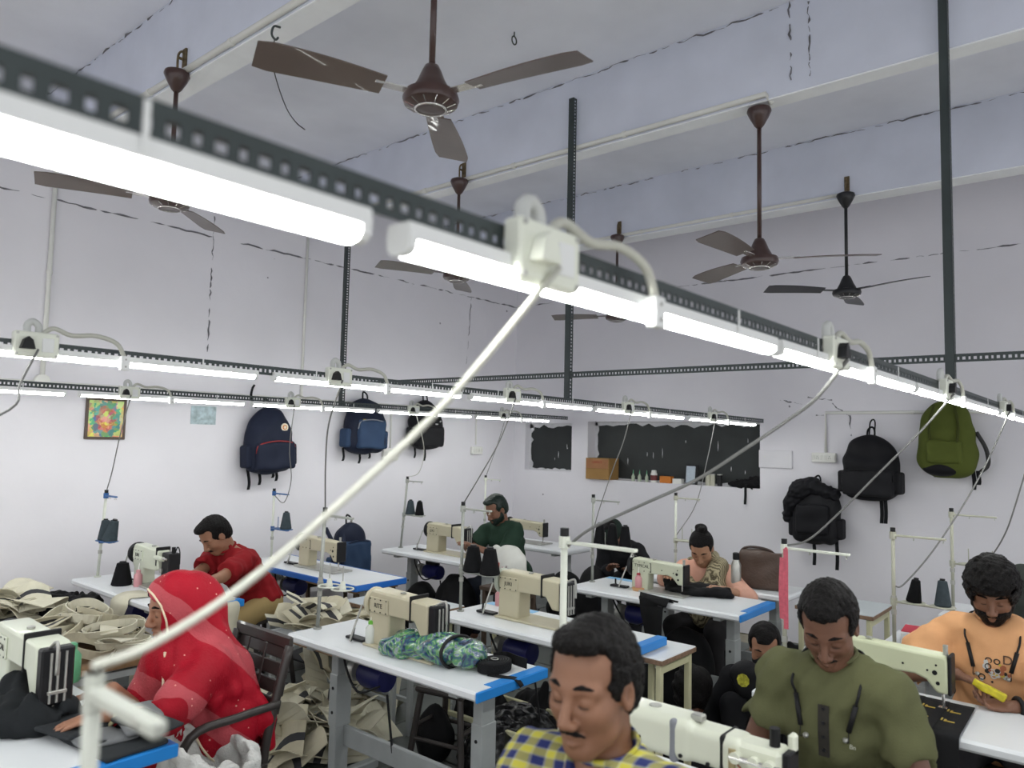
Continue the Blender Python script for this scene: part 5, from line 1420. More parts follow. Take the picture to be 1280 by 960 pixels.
text_mesh('chest_mark', 'Bn', .018, mat('mark_pale', (.5, .5, .42), .6, var=0), t, V3(stick(tro, Sc - d * .165 - l * -.075, n, .002)), (PI / 2 - .17, 0, -PI / 2), .001)
# -- man in orange
Hm = C3(atx(1240, 738, 3.78))
hl_ = C3(atx(1247, 875, 3.52)); hr_ = C3(atx(1215, 855, 3.55))
t, PPL['orange'] = person('bearded man in an orange t-shirt holding a yellow packet', Hm, 184, lean=4, pitch=28, hyaw=2, hands=(hl_ + [0.02, -.05, -.02], hr_ + [.03, .06, .02]), skinm=S2,
    shirt=cloth('orange_tshirt', (.70, .37, .18)), sleeve=.85, pants=cloth('dark_trousers', (.03, .03, .035)), hair='big', h=.009, hf=.0045, beard=1, moustache=1.1, seed=16, build=1.06, shw=.175, poles=(np.array([0, -.9, -.5]), np.array([0, .9, -.5])), fdirs=((-.35, .8, .0), (-.35, -.8, -.1)), pns=((-.3, .1, .9), (-.3, -.1, -.9)), curl=.7, wr=.013)
neckband(PPL['orange'], t)
pr = PPL['orange']; b4 = pr['base']; Sc, n, l, d = pr['Sc'] - b4, pr['n'], pr['l'], pr['d']
blots = [mat('print_black', (.02, .02, .02), .6, var=0), mat('print_white2', (.6, .6, .58), .6, var=0), mat('print_rust', (.35, .11, .05), .6, var=0), mat('print_yellow', (.6, .45, .08), .6, var=0)]
rg = random.Random(5)
tro = bvh(kid(t, 'shirt')); cc = Sc - d * .13
for k in range(30):                                      # a scatter print of loops and blobs
    a = rg.uniform(0, 6.28); rr = rg.uniform(.0, .062); p = stick(tro, cc + l * math.cos(a) * rr * 1.1 + d * math.sin(a) * rr * .8, n, -.008)
    r = rg.uniform(.004, .013)
    if k % 3: MB().lathe([(r, 0), (r, .012)], V3(p + n * .0), V3(n), 10).build('print_blot', blots[k % 4], t)
    else: MB().tube([V3(p + n * .010 + l * r * math.cos(q) + d * r * math.sin(q)) for q in np.linspace(0, 6.28, 12, endpoint=False)], .0025, 5, True).build('print_loop', blots[(k // 3) % 2], t)
for ch, off in (('D', (-.055, -.075)), ('E', (.03, -.205))):
    q = Sc + n * .142 - l * off[0] * -1 + d * off[1]
    text_mesh('print_letter', ch, .05, mat('print_brown', (.10, .05, .03), .6, var=0), t, V3(stick(tro, Sc + l * (-off[0]) + d * off[1], n, .001)), (PI / 2 - .07, 0, -PI / 2 + .07), .003)
# watch
E_, W_ = pr['arm'][1]; c = V3(W_ * .93 + E_ * .07 - b4); dv = V3(nrm(W_ - E_)); fr_ = frame_from(dv)
MB().tube([c + fr_[1] * (.033 * math.cos(k * PI / 10)) + fr_[2] * (.033 * math.sin(k * PI / 10)) for k in range(20)], .009, 8, True).build('wristwatch', M_black, t, smooth=True)
# packet in the hand
pc = (pr['arm'][1][1] + pr['arm'][-1][1]) / 2
tag(SDF().rbox((0, 0, 0), (.012, .060, .016), .006).build('snack_packet', mat('packet_yellow', (.62, .52, .03), .3, var=.35, scale=30), None, h=.005, noise=wrinkle(3, .002, 90)), 'shiny yellow packet held by the man in orange', 'packet')
o = bpy.data.objects['snack_packet']; o.location = V3(C3(atx(1236, 862, 3.50))); o.rotation_euler = (.42, 0, .1)
# -- people half hidden in the back
Hm = C3(atx(766, 668, 5.62))
t, PPL['cap'] = person('person in black with a dark cap bent low behind the black cones', Hm, 182, lean=52, pitch=50, hands=((5.50, 3.25, .70), (5.50, 3.5, .70)), skinm=S3, shirt=cloth('black_jacket', (.012, .012, .014)), long_sleeve=.9, pants=cloth('dark_trousers', (.03, .03, .035)), hair='low', h=.012, hf=.007, seed=17)
pc_ = PPL['cap']; D = SDF(); D.ell(pc_['hp'](-.01, 0, .04) - pc_['base'], (.115, .094, .088), pc_['MH']); D.rbox(pc_['hp'](.02, 0, -.09) - pc_['base'], (.2, .2, .095), .01, pc_['MH'], mode='s'); D.ell(pc_['hp'](.10, 0, .03) - pc_['base'], (.07, .07, .010), pc_['MH']); D.build('cap', cloth('dark_green_cap', (.014, .022, .018)), t, h=.008)
Hm = C3(atx(956, 808, 4.16))
t, PPL['mask'] = person('person in black sitting low behind the olive shirt, forehead showing', Hm, 200, lean=18, pitch=20, skinm=S1, shirt=cloth('black_jacket', (.012, .012, .014)), long_sleeve=.9, pants=cloth('black_trousers', (.012, .012, .014)), hair='low', h=.012, hf=.006, seed=18, legs='floor')
pm = PPL['mask']; D = SDF(); D.ell(pm['hp'](.040, 0, -.055) - pm['base'], (.066, .068, .062), pm['MH']); D.build('face_mask', cloth('black_mask', (.014, .014, .016)), t, h=.007)
Hm = C3(atx(865, 866, 3.92))
t, PPL['curly'] = person('person with curly black hair sitting on the floor, seen from behind', Hm, 20, lean=15, pitch=18, skinm=S3, shirt=cloth('black_jacket', (.012, .012, .014)), long_sleeve=.9, pants=cloth('black_trousers', (.012, .012, .014)), hair='curly', h=.012, hf=.007, seed=19, legs='floor', collar=False)
for k in PPL: print(k, 'head', PPL[k]['H'].round(2), 'hip', PPL[k]['P'].round(2))
# ================================================================== bags on the walls
from mathutils.bvhtree import BVHTree
def bvh(o):
    me = o.data; return BVHTree.FromPolygons([v.co.copy() for v in me.vertices], [tuple(p.vertices) for p in me.polygons])
def onto(tree, p, dirn, off=0.001, back=.4):
    p = Vector(p); dirn = Vector(dirn).normalized(); hit = tree.ray_cast(p - dirn * back, dirn)
    return (hit[0] - dirn * off) if hit[0] is not None else p
def backpack(label, c, rz, w, h, d, body, pocket=None, tilt=0.0, zipm=None, straps=((-.3, .14), (.25, .12)), pock=(.82, .42, -.26), side=True, taper=.02, seed=1, handle=True, name='backpack', hang=.0, pits=1.0):
    """c = middle of the bag's back against the wall; front looks to local -y"""
    t = thing(name, label, 'backpack', c, rz)
    t.rotation_euler = (0, tilt, rz)
    S = SDF(); S.rbox((0, -d / 2, -h * .14), (w / 2, d / 2, h * .36), min(d * .45, w * .3)); S.ell((0, -d * .48, h * .10), (w * .48, d * .5, h * .40), k=.03)
    S.ell((0, -d * .5, -h * .25), (w * .52, d * .5, h * .26), k=.05)
    o = S.build('bag_body', body, t, h=.011, noise=wrinkle(seed, .007, 28, n=6))
    if pocket:
        S = SDF(); S.rbox((0, -d * .98, h * pock[2]), (w * pock[0] / 2, d * .20, h * pock[1] / 2), .025)
        S.build('front_pocket', pocket, t, h=.009, noise=wrinkle(seed + 1, .005, 36))
    if zipm:
        z = h * (pock[2] + pock[1] / 2); ww = w * pock[0] / 2
        MB().tube(spline([(-ww, -d * 1.02, z - .09), (-ww * .9, -d * 1.12, z - .02), (0, -d * 1.17, z + .005), (ww * .9, -d * 1.12, z - .02), (ww, -d * 1.02, z - .09)], 5), .005, 6).build('zip', zipm, t, smooth=True)
    if handle:
        MB().tube(spline([(-.03, -d * .4, h * .48), (-.025, -d * .35, h * .48 + .05), (0, -d * .25, h * .48 + .075), (.025, -d * .35, h * .48 + .05), (.03, -d * .4, h * .48)], 4), .008, 6).build('handle', M_strap, t, smooth=True)
    for fx, ln in straps:
        x = w * fx; mb = MB(); pts = [(x, -d * .3, -h * .42), (x + .01, -d * .35, -h * .5 - ln * .5), (x + .004, -d * .32, -h * .5 - ln)]
        mb.strip(spline(pts, 3), [Vector((.014, .003, 0))] * 7, .004).build('strap', M_strap, t)
    if side:
        for s in (-1, 1): SDF().rbox((s * w * .5, -d * .5, -h * .24), (.03, d * .32, h * .17), .02).build('side_pocket', pocket or body, t, h=.011)
    return t, o
M_strap = cloth('strap_black', (.012, .012, .014))
M_navy = cloth('navy_nylon', (.014, .018, .035), rough=.65); M_navy2 = cloth('navy_blue_nylon', (.030, .055, .11), rough=.65)
M_bnyl = cloth('black_nylon', (.010, .010, .012), rough=.6); M_bnyl2 = cloth('black_nylon_soft', (.016, .016, .018), rough=.7)
M_oliveb = cloth('olive_canvas', (.085, .105, .022), rough=.8); M_zipg = mat('zip_grey', (.25, .26, .28), .5); M_zipr = mat('zip_red', (.3, .03, .03), .5); M_zipy = mat('zip_yellow', (.5, .38, .03), .5)
def wl(px, py): v = aty(px, py, YW); return (v.x, YW - .022, v.z)
def wb_(px, py): v = atx(px, py, XW); return (XW - .032, v.y, v.z)
t, o = backpack('navy backpack with a round white emblem hanging on the left wall', wl(326, 549), 0, .42, .56, .20, M_navy, M_navy, tilt=-.06, zipm=M_zipr, straps=((-.42, .13), (-.18, .10), (.12, .05), (.2, .08)), pock=(.85, .42, -.24), seed=2)
p = onto(bvh(o), (.10, -.5, .10), (0, 1, 0), .004, .0)
MB().lathe([(.034, 0), (.034, .006)], p, (0, -1, 0), 22).build('emblem', mat('emblem_cream', (.70, .62, .48), .5, var=.05), t)
MB().lathe([(.021, 0), (.021, .009)], p, (0, -1, 0), 18).build('emblem_ring', mat('emblem_orange', (.55, .20, .06), .5), t)
MB().lathe([(.014, 0), (.014, .011)], p, (0, -1, 0), 5).build('emblem_mark', mat('emblem_cream', (.70, .62, .48), .5), t)
MB().tube(spline([(-.14, -.14, .27), (-.16, -.10, .36), (-.12, -.05, .43), (-.09, -.03, .46)], 4), .010, 6).build('hanging_strap', M_strap, t, smooth=True)
t, o = backpack('blue backpack with yellow zip pulls hanging on the left wall', wl(446, 532), 0, .44, .52, .20, M_navy, M_navy2, tilt=.03, zipm=M_zipg, straps=((-.48, .08), (-.05, .10), (.22, .05)), pock=(.72, .52, -.16), seed=3)
MB().box((-.10, -.215, .05), (.03, .01, .012), .002).build('zip_pull', M_zipy, t); MB().box((-.06, -.23, -.19), (.03, .01, .02), .002).build('zip_pull', M_zipy, t)
t, o = backpack('black backpack with white graphic prints near the room corner', wl(523, 530), 0, .40, .50, .18, M_bnyl, M_bnyl2, straps=((-.30, .10), (.05, .13)), seed=4)
tr = bvh(o)
for q, (x, z, a, b) in enumerate(((.06, .0, .035, .012), (.11, -.11, .03, .014), (.12, .03, .012, .02), (.02, .14, .05, .008), (-.06, .10, .05, .006))):
    pp_ = onto(tr, (x, -.5, z), (0, 1, 0), .003, .0); MB().box(pp_, (a, .006, b), .001, Matrix.Rotation(.5 * q, 3, 'Y')).build('white_print', mat('print_pale', (.5, .5, .5), .6, var=0), t)
t, o = backpack('black rounded backpack hanging from a hook under the bent conduit', wb_(1094, 583), -PI / 2, .44, .54, .22, M_bnyl, M_bnyl2, straps=((.15, .20), (.22, .20)), zipm=M_bnyl2, seed=5, pock=(.9, .40, -.25))
MB().tube(spline([(-.02, -.06, .27), (-.02, -.03, .37), (0, -.01, .40), (.02, -.03, .37), (.02, -.06, .27)], 4), .006, 6).build('hanging_loop', M_strap, t)
t, o = backpack('black backpack with a jacket sleeve draped over it, lowest on the wall', wb_(1027, 640), -PI / 2, .40, .52, .20, M_bnyl2, M_bnyl, straps=((-.10, .20), (.38, .22)), seed=6, pock=(.7, .5, -.1))
S = SDF(); S.chain([(-.02, -.14, .24), (-.12, -.17, .20), (-.20, -.15, .08), (-.24, -.12, -.06)], [.07, .075, .06, .045], k=.03); S.cone((.0, -.15, .22), .06, (.16, -.14, .17), .05, k=.03)
S.build('draped_jacket', M_bnyl, t, h=.010, noise=wrinkle(8, .008, 60, ridged=True))
t, o = backpack('olive green rucksack hanging on the wall beneath the overhead rail', wb_(1188, 548), -PI / 2, .40, .60, .22, M_oliveb, M_oliveb, straps=((.42, .10), (.5, .06)), seed=7, pock=(.62, .30, -.18), side=False, taper=.1)
SDF().ell((-.02, -.16, -.24), (.15, .075, .065)).build('dark_base_patch', M_bnyl, t, h=.010)
for s in (-1, 1): MB().tube(spline([(s * .07, -.20, .26), (s * .10, -.24, .10), (s * .09, -.25, -.06)], 5), .010, 6).build('seam', cloth('olive_dark', (.05, .06, .015)), t, smooth=True)
MB().tube(spline([(.20, -.10, .05), (.26, -.08, -.08), (.27, -.07, -.2), (.22, -.08, -.26)], 5), .016, 6).build('shoulder_strap', cloth('grey_strap', (.05, .05, .05)), t, smooth=True)
# bag leaning against the wall behind the blue-edged table
def low_table(x0, x1, y0, y1, z, label, top, legm, edge=None, name='low_table', th=.03, legs=.03):
    cx, cy = (x0 + x1) / 2, (y0 + y1) / 2; w, l = x1 - x0, y1 - y0
    t = thing(name, label, 'table', (cx, cy, 0))
    MB().box((0, 0, z - th / 2), (w, l, th), .003).build('tabletop', top, t)
    if edge: MB().box((0, 0, z - th / 2 - .002), (w + .004, l + .004, th - .006), .002).build('edge_band', edge, t)
    for sx in (-1, 1):
        for sy in (-1, 1): MB().box((sx * (w / 2 - .03), sy * (l / 2 - .03), (z - th) / 2), (legs, legs, z - th), .003).build('leg', legm, t)
    for sy in (-1, 1): MB().box((0, sy * (l / 2 - .03), z - th - .03), (w - .06, legs * .8, .035), .002).build('apron', legm, t)
    for sx in (-1, 1): MB().box((sx * (w / 2 - .03), 0, .20), (legs * .8, l - .08, legs * .8), .002).build('rail', legm, t)
    return t
M_wood = mat('brown_ply', (.20, .115, .055), .6, var=.3, scale=8, bump=.1, bscale=40); M_woodd = mat('dark_timber', (.06, .04, .028), .7, var=.3)
M_topg = mat('greyish_laminate', (.52, .56, .58), .4, var=.05)
low_table(4.00, 4.47, 5.0, 5.72, .50, 'dark wooden bench against the left wall under the navy bag', M_wood, M_woodd)
t, o = backpack('navy backpack standing on the bench behind the blue-edged table', (4.24, 5.50, .50 + .25), 0, .36, .50, .20, M_navy, M_navy2, tilt=.0, straps=(), zipm=M_navy, seed=9, pock=(.8, .6, -.1))
for s in (-1, 1): MB().tube(spline([(s * .10 - .16, -.10, .22), (s * .05 - .20, -.20, .08), (s * .05 - .20, -.20, -.10), (s * .06 - .17, -.12, -.22)], 5), .018, 8).build('shoulder_strap', M_navy, t, smooth=True)

# ================================================================== side tables, benches, chair, stools
low_table(3.12, 3.57, 3.36, 4.02, .70, 'pale grey side table with a raw wooden edge behind the cream machine', M_topg, M_leg, M_edge)
low_table(3.34, 3.70, 1.82, 2.40, .712, 'small white side table with brown edge on cream legs', M_top, M_yleg, M_edge)
low_table(1.60, 2.02, 4.95, 5.62, .60, 'brown plywood table by the left wall carrying dark cloth', M_wood, M_woodd)
low_table(1.14, 1.58, 4.70, 5.60, .58, 'brown plywood table by the left wall under cream canvas', M_wood, M_woodd)
low_table(1.42, 1.95, 3.90, 4.80, .62, 'work table buried under looped cream straps', M_wood, M_leg)
low_table(2.62, 3.10, 3.42, 4.10, .58, 'bench with brown edge under the cut canvas strips', M_topg, M_leg, M_edge)
low_table(5.10, 5.58, 1.32, 1.80, .72, 'side table with dark edge on olive legs behind the pink tape stand', M_topg, M_yleg, M_edge)
M_chair = mat('dark_brown_plastic', (.040, .034, .032), .4, var=.1, coat=.2)
def plastic_chair(label, c, rz):
    t = thing('plastic_chair', label, 'chair', c, rz)      # faces local +x
    MB().box((0, 0, .43), (.44, .44, .03), .012).build('seat', M_chair, t)
    for sy in (-1, 1):
        MB().tube(spline([(-.20, sy * .20, .0), (-.20, sy * .20, .42), (-.24, sy * .205, .66), (-.30, sy * .205, .88)], 5), .019, 8).build('rear_leg', M_chair, t, smooth=True)
        MB().tube([(.21, sy * .21, 0), (.19, sy * .20, .43)], .019, 8).build('front_leg', M_chair, t)
        MB().tube(spline([(-.245, sy * .22, .66), (-.05, sy * .25, .665), (.14, sy * .25, .64), (.19, sy * .22, .43)], 5), .017, 8).build('armrest', M_chair, t, smooth=True)
    for i in range(6):
        z = .50 + i * .068; x = -.20 - .1 * (z - .42) / .46
        R = Matrix.Rotation(-.2, 3, 'Y')
        sl = MB().box((x - .02, 0, z), (.012, .40, .056), .004, R).build('back_slat', M_chair, t)
    MB().box((-.305, 0, .89), (.02, .43, .055), .008).build('top_rail', M_chair, t)
    for i in (-1, 1): MB().box((-.235, i * .065, .66), (.006, .012, .44), .002, Matrix.Rotation(-.2, 3, 'Y')).build('back_spine', M_chair, t)
    return t
plastic_chair('dark slatted plastic chair behind the red-veiled woman', (1.58, 2.97, 0), PI)
def stool(label, c, rz=0, h=.45, m=None):
    m = m or M_chair; t = thing('stool', label, 'stool', c, rz)
    MB().box((0, 0, h - .015), (.30, .30, .03), .01).build('seat', m, t)
    for sx in (-1, 1):
        for sy in (-1, 1): MB().tube([(sx * .12, sy * .12, h - .02), (sx * .17, sy * .17, 0)], .017, 8).build('leg', m, t)
    for s in (-1, 1):
        MB().cyl((s * .148, -.148, .20), (s * .148, .148, .20), .011, n=8).build('rung', m, t); MB().cyl((-.14, s * .14, .26), (.14, s * .14, .26), .011, n=8).build('rung', m, t)
    return t
stool('dark empty stool at the bundle table', (2.97, 2.86, 0), .2, .46)
for key, lab in (('red', 'the man in the red shirt'), ('green', 'the man in dark green'), ('pink', 'the woman in pink'), ('plaid', 'the man in plaid'), ('olive', 'the man in olive'), ('orange', 'the man in orange'), ('cap', 'the person with the cap')):
    P = PPL[key]['P']; stool('dark stool under ' + lab, (P[0], P[1], 0), .1, max(.2, P[2] - .10))

# ================================================================== canvas straps and cut strips
M_canvas = mat('cream_canvas', (.50, .46, .34), .9, var=.10, scale=12, bump=.1, bscale=300); M_canvas2 = mat('pale_canvas', (.60, .57, .45), .9, var=.08, scale=12, bump=.1, bscale=300)
M_cdark = mat('charcoal_stripe', (.045, .045, .05), .9, var=.1)
def strip_mesh(kind, seed):
    r = random.Random(seed); mb = MB()
    if kind == 'strip':        # cut strip with a dark middle stripe, wavy
        L = r.uniform(.30, .48); w = r.uniform(.030, .048); k = 12; pts = []; wv = []
        a = r.uniform(-.5, .5); amp = r.uniform(.015, .05); ph = r.uniform(0, 6)
        for i in range(k + 1):
            u = i / k; x = (u - .5) * L; y = a * .25 * L * math.sin(u * 2.2 + ph); z = amp * (1 + math.sin(u * r.uniform(4.5, 5.0) + ph)) * .8
            pts.append((x, y, z)); tw = .5 * math.sin(u * 3 + ph); wv.append(Vector((0, math.cos(tw), math.sin(tw))) * w)
        segs = [(-1, -.35, 0), (-.35, .35, 1), (.35, 1, 0)] if r.random() < .35 else [(-1, 1, 0)]
        mb.strip(pts, wv, .004, segs)
    elif kind == 'loop':       # looped strap lying on its edge side
        R = r.uniform(.07, .12); w = r.uniform(.018, .026); k = 26; pts = []; wv = []; ph = r.uniform(0, 6)
        for i in range(k + 1):
            a = 6.6 * i / k; rr = R * (1 + .22 * math.sin(a * 2 + ph)) * (1 - .02 * a)
            pts.append((rr * math.cos(a) * 1.5, rr * math.sin(a), .03 + .02 * math.sin(a + ph))); wv.append(Vector((.25 * math.cos(a), .25 * math.sin(a), 1)).normalized() * w)
        mb.strip(pts, wv, .006)
    else:                      # wide folded panel
        L = r.uniform(.24, .34); w = r.uniform(.09, .13); k = 10; pts = []; wv = []; ph = r.uniform(0, 6)
        for i in range(k + 1):
            u = i / k; pts.append(((u - .5) * L * (1 - .2 * math.sin(u * 3)), 0.03 * math.sin(u * 5 + ph), .05 * abs(math.sin(u * 3.4 + ph)) + .01)); wv.append(Vector((.1 * math.sin(ph), 1, .3 * math.sin(u * 4 + ph))) * w)
        mb.strip(pts, wv, .004, [(-1, .1, 0), (.1, .4, 1), (.4, 1, 0)] if r.random() < .4 else [(-1, 1, 0)])
    return mb
STRIPS = {}
def scatter(n, kinds, cx, cy, rx, ry, z0, hz, label, group, name, seed, sc=1.0, ang=None, steep=.5):
    r = random.Random(seed)
    for i in range(n):
        k = r.choice(kinds); v = r.randint(0, 4); key = (k, v)
        if key not in STRIPS:
            o = strip_mesh(k, v * 7 + len(k)).build(name, [M_canvas if v % 2 else M_canvas2, M_cdark], None, smooth=False); STRIPS[key] = o.data
        else: o = bpy.data.objects.new(name, STRIPS[key]); COL.objects.link(o)
        a = r.uniform(0, 6.28); q = math.sqrt(r.random()); x, y = q * math.cos(a), q * math.sin(a)
        hgt = hz * (1 - q * q)
        o.location = (cx + rx * x, cy + ry * y, z0 + hgt * r.uniform(.35, 1.0) + .006)
        az = r.uniform(0, 6.28) if ang is None else ang + r.uniform(-.6, .6)
        o.rotation_euler = (r.uniform(-.3, .3) * steep * 2, r.uniform(-.35, .35) * steep * 2, az); o.scale = (sc, sc, sc)
        tag(o, label, 'canvas strip', group)
scatter(34, ['loop', 'loop', 'strip'], 1.66, 4.34, .22, .38, .62, .16, 'cream looped canvas strap in the heap beside the veiled woman', 'looped straps on the work table', 'canvas_strap', 1)
scatter(30, ['strip', 'strip', 'panel'], 2.84, 3.76, .22, .32, .58, .15, 'cut cream canvas strip in the heap below the blue-edged table', 'cut strips on the bench', 'canvas_strip', 2)
hc = atz(28, 768, .66); scatter(24, ['strip', 'panel', 'loop'], hc.x, hc.y, .20, .26, .58, .19, 'cream canvas piece in the heap against the left wall', 'canvas pieces by the wall', 'canvas_piece', 3)
scatter(36, ['strip', 'panel', 'panel'], 2.62, 3.72, .42, .42, .0, .26, 'cream canvas offcut in the pile on the floor', 'canvas offcuts on the floor', 'canvas_offcut', 4, 1.25, steep=.9)
scatter(10, ['panel', 'panel'], 3.15, 4.05, .25, .25, .0, .26, 'large crumpled cream canvas cut on the floor by the grey table leg', 'large canvas cuts on the floor', 'crumpled_canvas', 5, 1.4, steep=1.2)
# cream panels hanging off tables
def hanging_panel(label, pts, w, m=M_canvas2):
    wv = [(Vector((0, w, 0)) if abs(pts[0][0] - pts[1][0]) > .1 else Vector((w, 0, 0))) * (1 + .15 * math.sin(i)) for i in range((len(pts) - 1) * 4 + 1)]
    return tag(MB().strip(spline(pts, 4), wv, .004).build('hanging_canvas', m, None, smooth=True), label, 'canvas panel')
YH = aty(152, 752, 1).x and atx(152, 752, 2.04).y; hanging_panel('cream canvas panel hanging off the edge of the red-shirted man\'s table', [(2.20, YH, .765), (2.06, YH, .765), (2.025, YH, .72), (2.01, YH + .02, .58), (1.98, YH - .02, .44)], .10)
hanging_panel('narrow cream canvas tongue hanging at the blue end of the red-shirted man\'s table', [(2.45, 4.40, .764), (2.44, 4.25, .765), (2.44, 4.195, .73), (2.44, 4.20, .60), (2.44, 4.23, .48)], .045)
hanging_panel('cream strap hanging down in front of the blue-edged table', [(3.40, 4.80, .764), (3.28, 4.80, .765), (3.245, 4.80, .72), (3.24, 4.80, .60), (3.25, 4.82, .5)], .001) if False else None

# ================================================================== soft goods
def lump(name, label, cat, c, parts, m, noise, h=.009, rz=0, group=None, cut=None, coat=None):
    S = SDF()
    for q in parts: S.ell(q[0], q[1], k=.03) if len(q) == 2 else S.cone(q[0], q[1], q[2], q[3], k=.03)
    if cut is not None: S.plane((0, 0, cut), (0, 0, -1), k=.004)
    o = S.build(name, m, None, h=h, noise=noise); o.location = c; o.rotation_euler = (0, 0, rz)
    return tag(o, label, cat, group)
M_bcloth = cloth('black_cloth', (.010, .010, .011), rough=.7); M_char = cloth('charcoal_cloth', (.030, .033, .036)); M_gcloth = cloth('grey_cloth', (.16, .165, .17))
M_bshine = mat('black_shiny_film', (.008, .008, .009), .22, var=.2, bump=.5, bscale=18)
# bundle in clear film on the middle table
def bundle_mat():
    m = mat('printed_plastic', (.1, .2, .15), .12, var=0, coat=1.0, bump=.35, bscale=26)
    N, L, p = nodes_of(m); tc = N.new('ShaderNodeTexCoord'); n = N.new('ShaderNodeTexNoise'); n.inputs['Scale'].default_value = 13; n.inputs['Detail'].default_value = 5; n.inputs['Distortion'].default_value = 2.2
    L.new(tc.outputs['Object'], n.inputs['Vector']); r = N.new('ShaderNodeValToRGB'); e = r.color_ramp.elements; e[0].color = (.015, .02, .03, 1); e[1].color = (.55, .6, .6, 1); e[0].position = .30; e[1].position = .72
    for q, c in ((.40, (.02, .05, .13, 1)), (.46, (.05, .16, .14, 1)), (.52, (.10, .30, .06, 1)), (.58, (.30, .36, .36, 1)), (.64, (.04, .09, .22, 1))): x = e.new(q); x.color = c
    L.new(n.outputs['Fac'], r.inputs['Fac']); L.new(r.outputs['Color'], p.inputs['Base Color']); return m
bc = atz(545, 826, ZT)
t = thing('plastic_bundle', 'plastic-wrapped bundle with blue and green print, tied with a black band', 'bundle', (bc.x, bc.y, ZT))
S = SDF(); S.ell((0, .12, .055), (.10, .13, .055), k=.03); S.ell((.01, -.03, .062), (.11, .12, .065), k=.03); S.ell((.03, -.17, .058), (.085, .075, .058), k=.012); S.rbox((-.03, .20, .035), (.085, .075, .035), .025, k=.03); S.plane((0, 0, .001), (0, 0, -1))
S.build('wrapped_pack', bundle_mat(), t, h=.0065, noise=wrinkle(41, .006, 55, ridged=True))
MB().tube([(.02 + .105 * math.cos(a), -.115 + .012 * math.sin(a), .058 + .066 * math.sin(a)) for a in np.linspace(0, 6.28, 26, endpoint=False)], .008, 6, True).build('black_band', M_black, t, smooth=True)
# webbing roll
bc = atz(618, 838, ZT)
t = thing('webbing_roll', 'roll of black webbing tape lying at the blue table end', 'roll', (bc.x, bc.y, ZT))
co = MB().lathe([(.020, .044), (.045, .047), (.075, .046), (.084, .042), (.086, .024), (.084, .004), (.06, .001)], n=40).build('coil', cloth('black_webbing', (.012, .012, .013), bump=.5, bscale=120), t, smooth=True, auto=50); co.scale = (1, .78, 1)
for rr_ in (.032, .045, .058, .071): MB().tube([(rr_ * math.cos(a), rr_ * .78 * math.sin(a), .0465) for a in np.linspace(0, 6.28, 36, endpoint=False)], .0012, 4, True).build('winding', M_dark, t)
MB().tube([(.014 * math.cos(a), .018 * math.sin(a), .05) for a in np.linspace(0, 6.28, 14, endpoint=False)], .002, 5, True).build('coil_eye', M_steel, t)
MB().strip(spline([(.06, .06, .03), (.115, .03, .03), (.10, -.04, .03), (.10, -.10, .028)], 4), [Vector((0, 0, .022))] * 13, .003).build('free_turn', M_bcloth, t)
MB().strip(spline([(-.07, -.03, .004), (-.05, -.09, .003), (-.03, -.135, .003), (-.02, -.155, -.01), (-.01, -.165, -.03)], 4), [Vector((.016, .004, 0))] * 17, .003).build('tail', M_bcloth, t)
c = atz(494, 798, ZT); lump('black_cloth', 'black cloth lump stuffed under the lettered cream machine', 'cloth', (c.x, c.y, ZT), [((0, 0, .04), (.05, .075, .045))], M_bcloth, wrinkle(50, .004, 60), cut=0)
# black cloth being sewn by the woman in pink
c = atz(862, 742, ZT)
S = SDF(); S.ell((0, 0, .03), (.11, .16, .035), k=.03); S.ell((-.02, .10, .07), (.05, .07, .06), k=.03); S.ell((.03, -.17, .03), (.06, .12, .03), k=.03); S.plane((0, 0, .001), (0, 0, -1))
o = S.build('black_cloth', M_bcloth, None, h=.009, noise=wrinkle(51, .009, 45, ridged=True)); o.location = (c.x, c.y, ZT); tag(o, 'black cloth being sewn under the pale green machine', 'cloth')
o = MB().strip(spline([(4.40, 2.42, .768), (4.33, 2.42, .768), (4.30, 2.42, .73), (4.28, 2.40, .56), (4.30, 2.38, .38)], 5), [Vector((.01, .14 - .005 * i, .02 * math.sin(i))) for i in range(21)], .004).build('black_cloth', M_bcloth, None, smooth=True)
tag(o, 'black cloth panel hanging from the table edge before the woman in pink', 'cloth')
for k, (x, y, z, a, b, cc, lab) in enumerate(((4.62, 2.35, .28, .16, .18, .28, 'tall black fabric bundle under the table of the woman in pink'),
        (4.55, 2.62, .14, .16, .14, .14, 'low black fabric bundle under the table of the woman in pink'))):
    lump('fabric_bundle', lab, 'bundle', (x, y, 0), [((0, 0, z), (a, b, cc))], M_bcloth, wrinkle(52 + k, .012, 30), h=.014, cut=0)
# black pile on the floor below the bundle table
for k, (px, py, a, b, cc, lab) in enumerate(((640, 935, .22, .20, .16, 'glossy black film-wrapped pack on the floor, largest of the pile'), (665, 900, .17, .15, .13, 'black pack on the floor by the cream table leg'), (615, 950, .18, .17, .14, 'black pack on the floor right beside the grey table leg'), (600, 905, .12, .15, .20, 'upright black pack under the blue table end'))):
    c = atz(px, py, .06); lump('black_pack', lab, 'pack', (c.x, c.y, 0), [((0, 0, cc * .75), (a, b, cc)), ((a * .4, -b * .3, cc), (a * .5, b * .6, cc * .55))], M_bshine if k % 2 == 0 else M_bcloth, wrinkle(60 + k, .016, 34, ridged=True), h=.013, cut=0)
c = atz(672, 868, .30); lump('black_pack', 'pointed black pack standing behind the pile on the floor', 'pack', (c.x, c.y, 0), [((0, 0, .12), (.12, .12, .12)), ((0, 0, .15), .09, (.03, -.03, .36), .02)], M_bcloth, wrinkle(70, .012, 34), h=.013, cut=0)
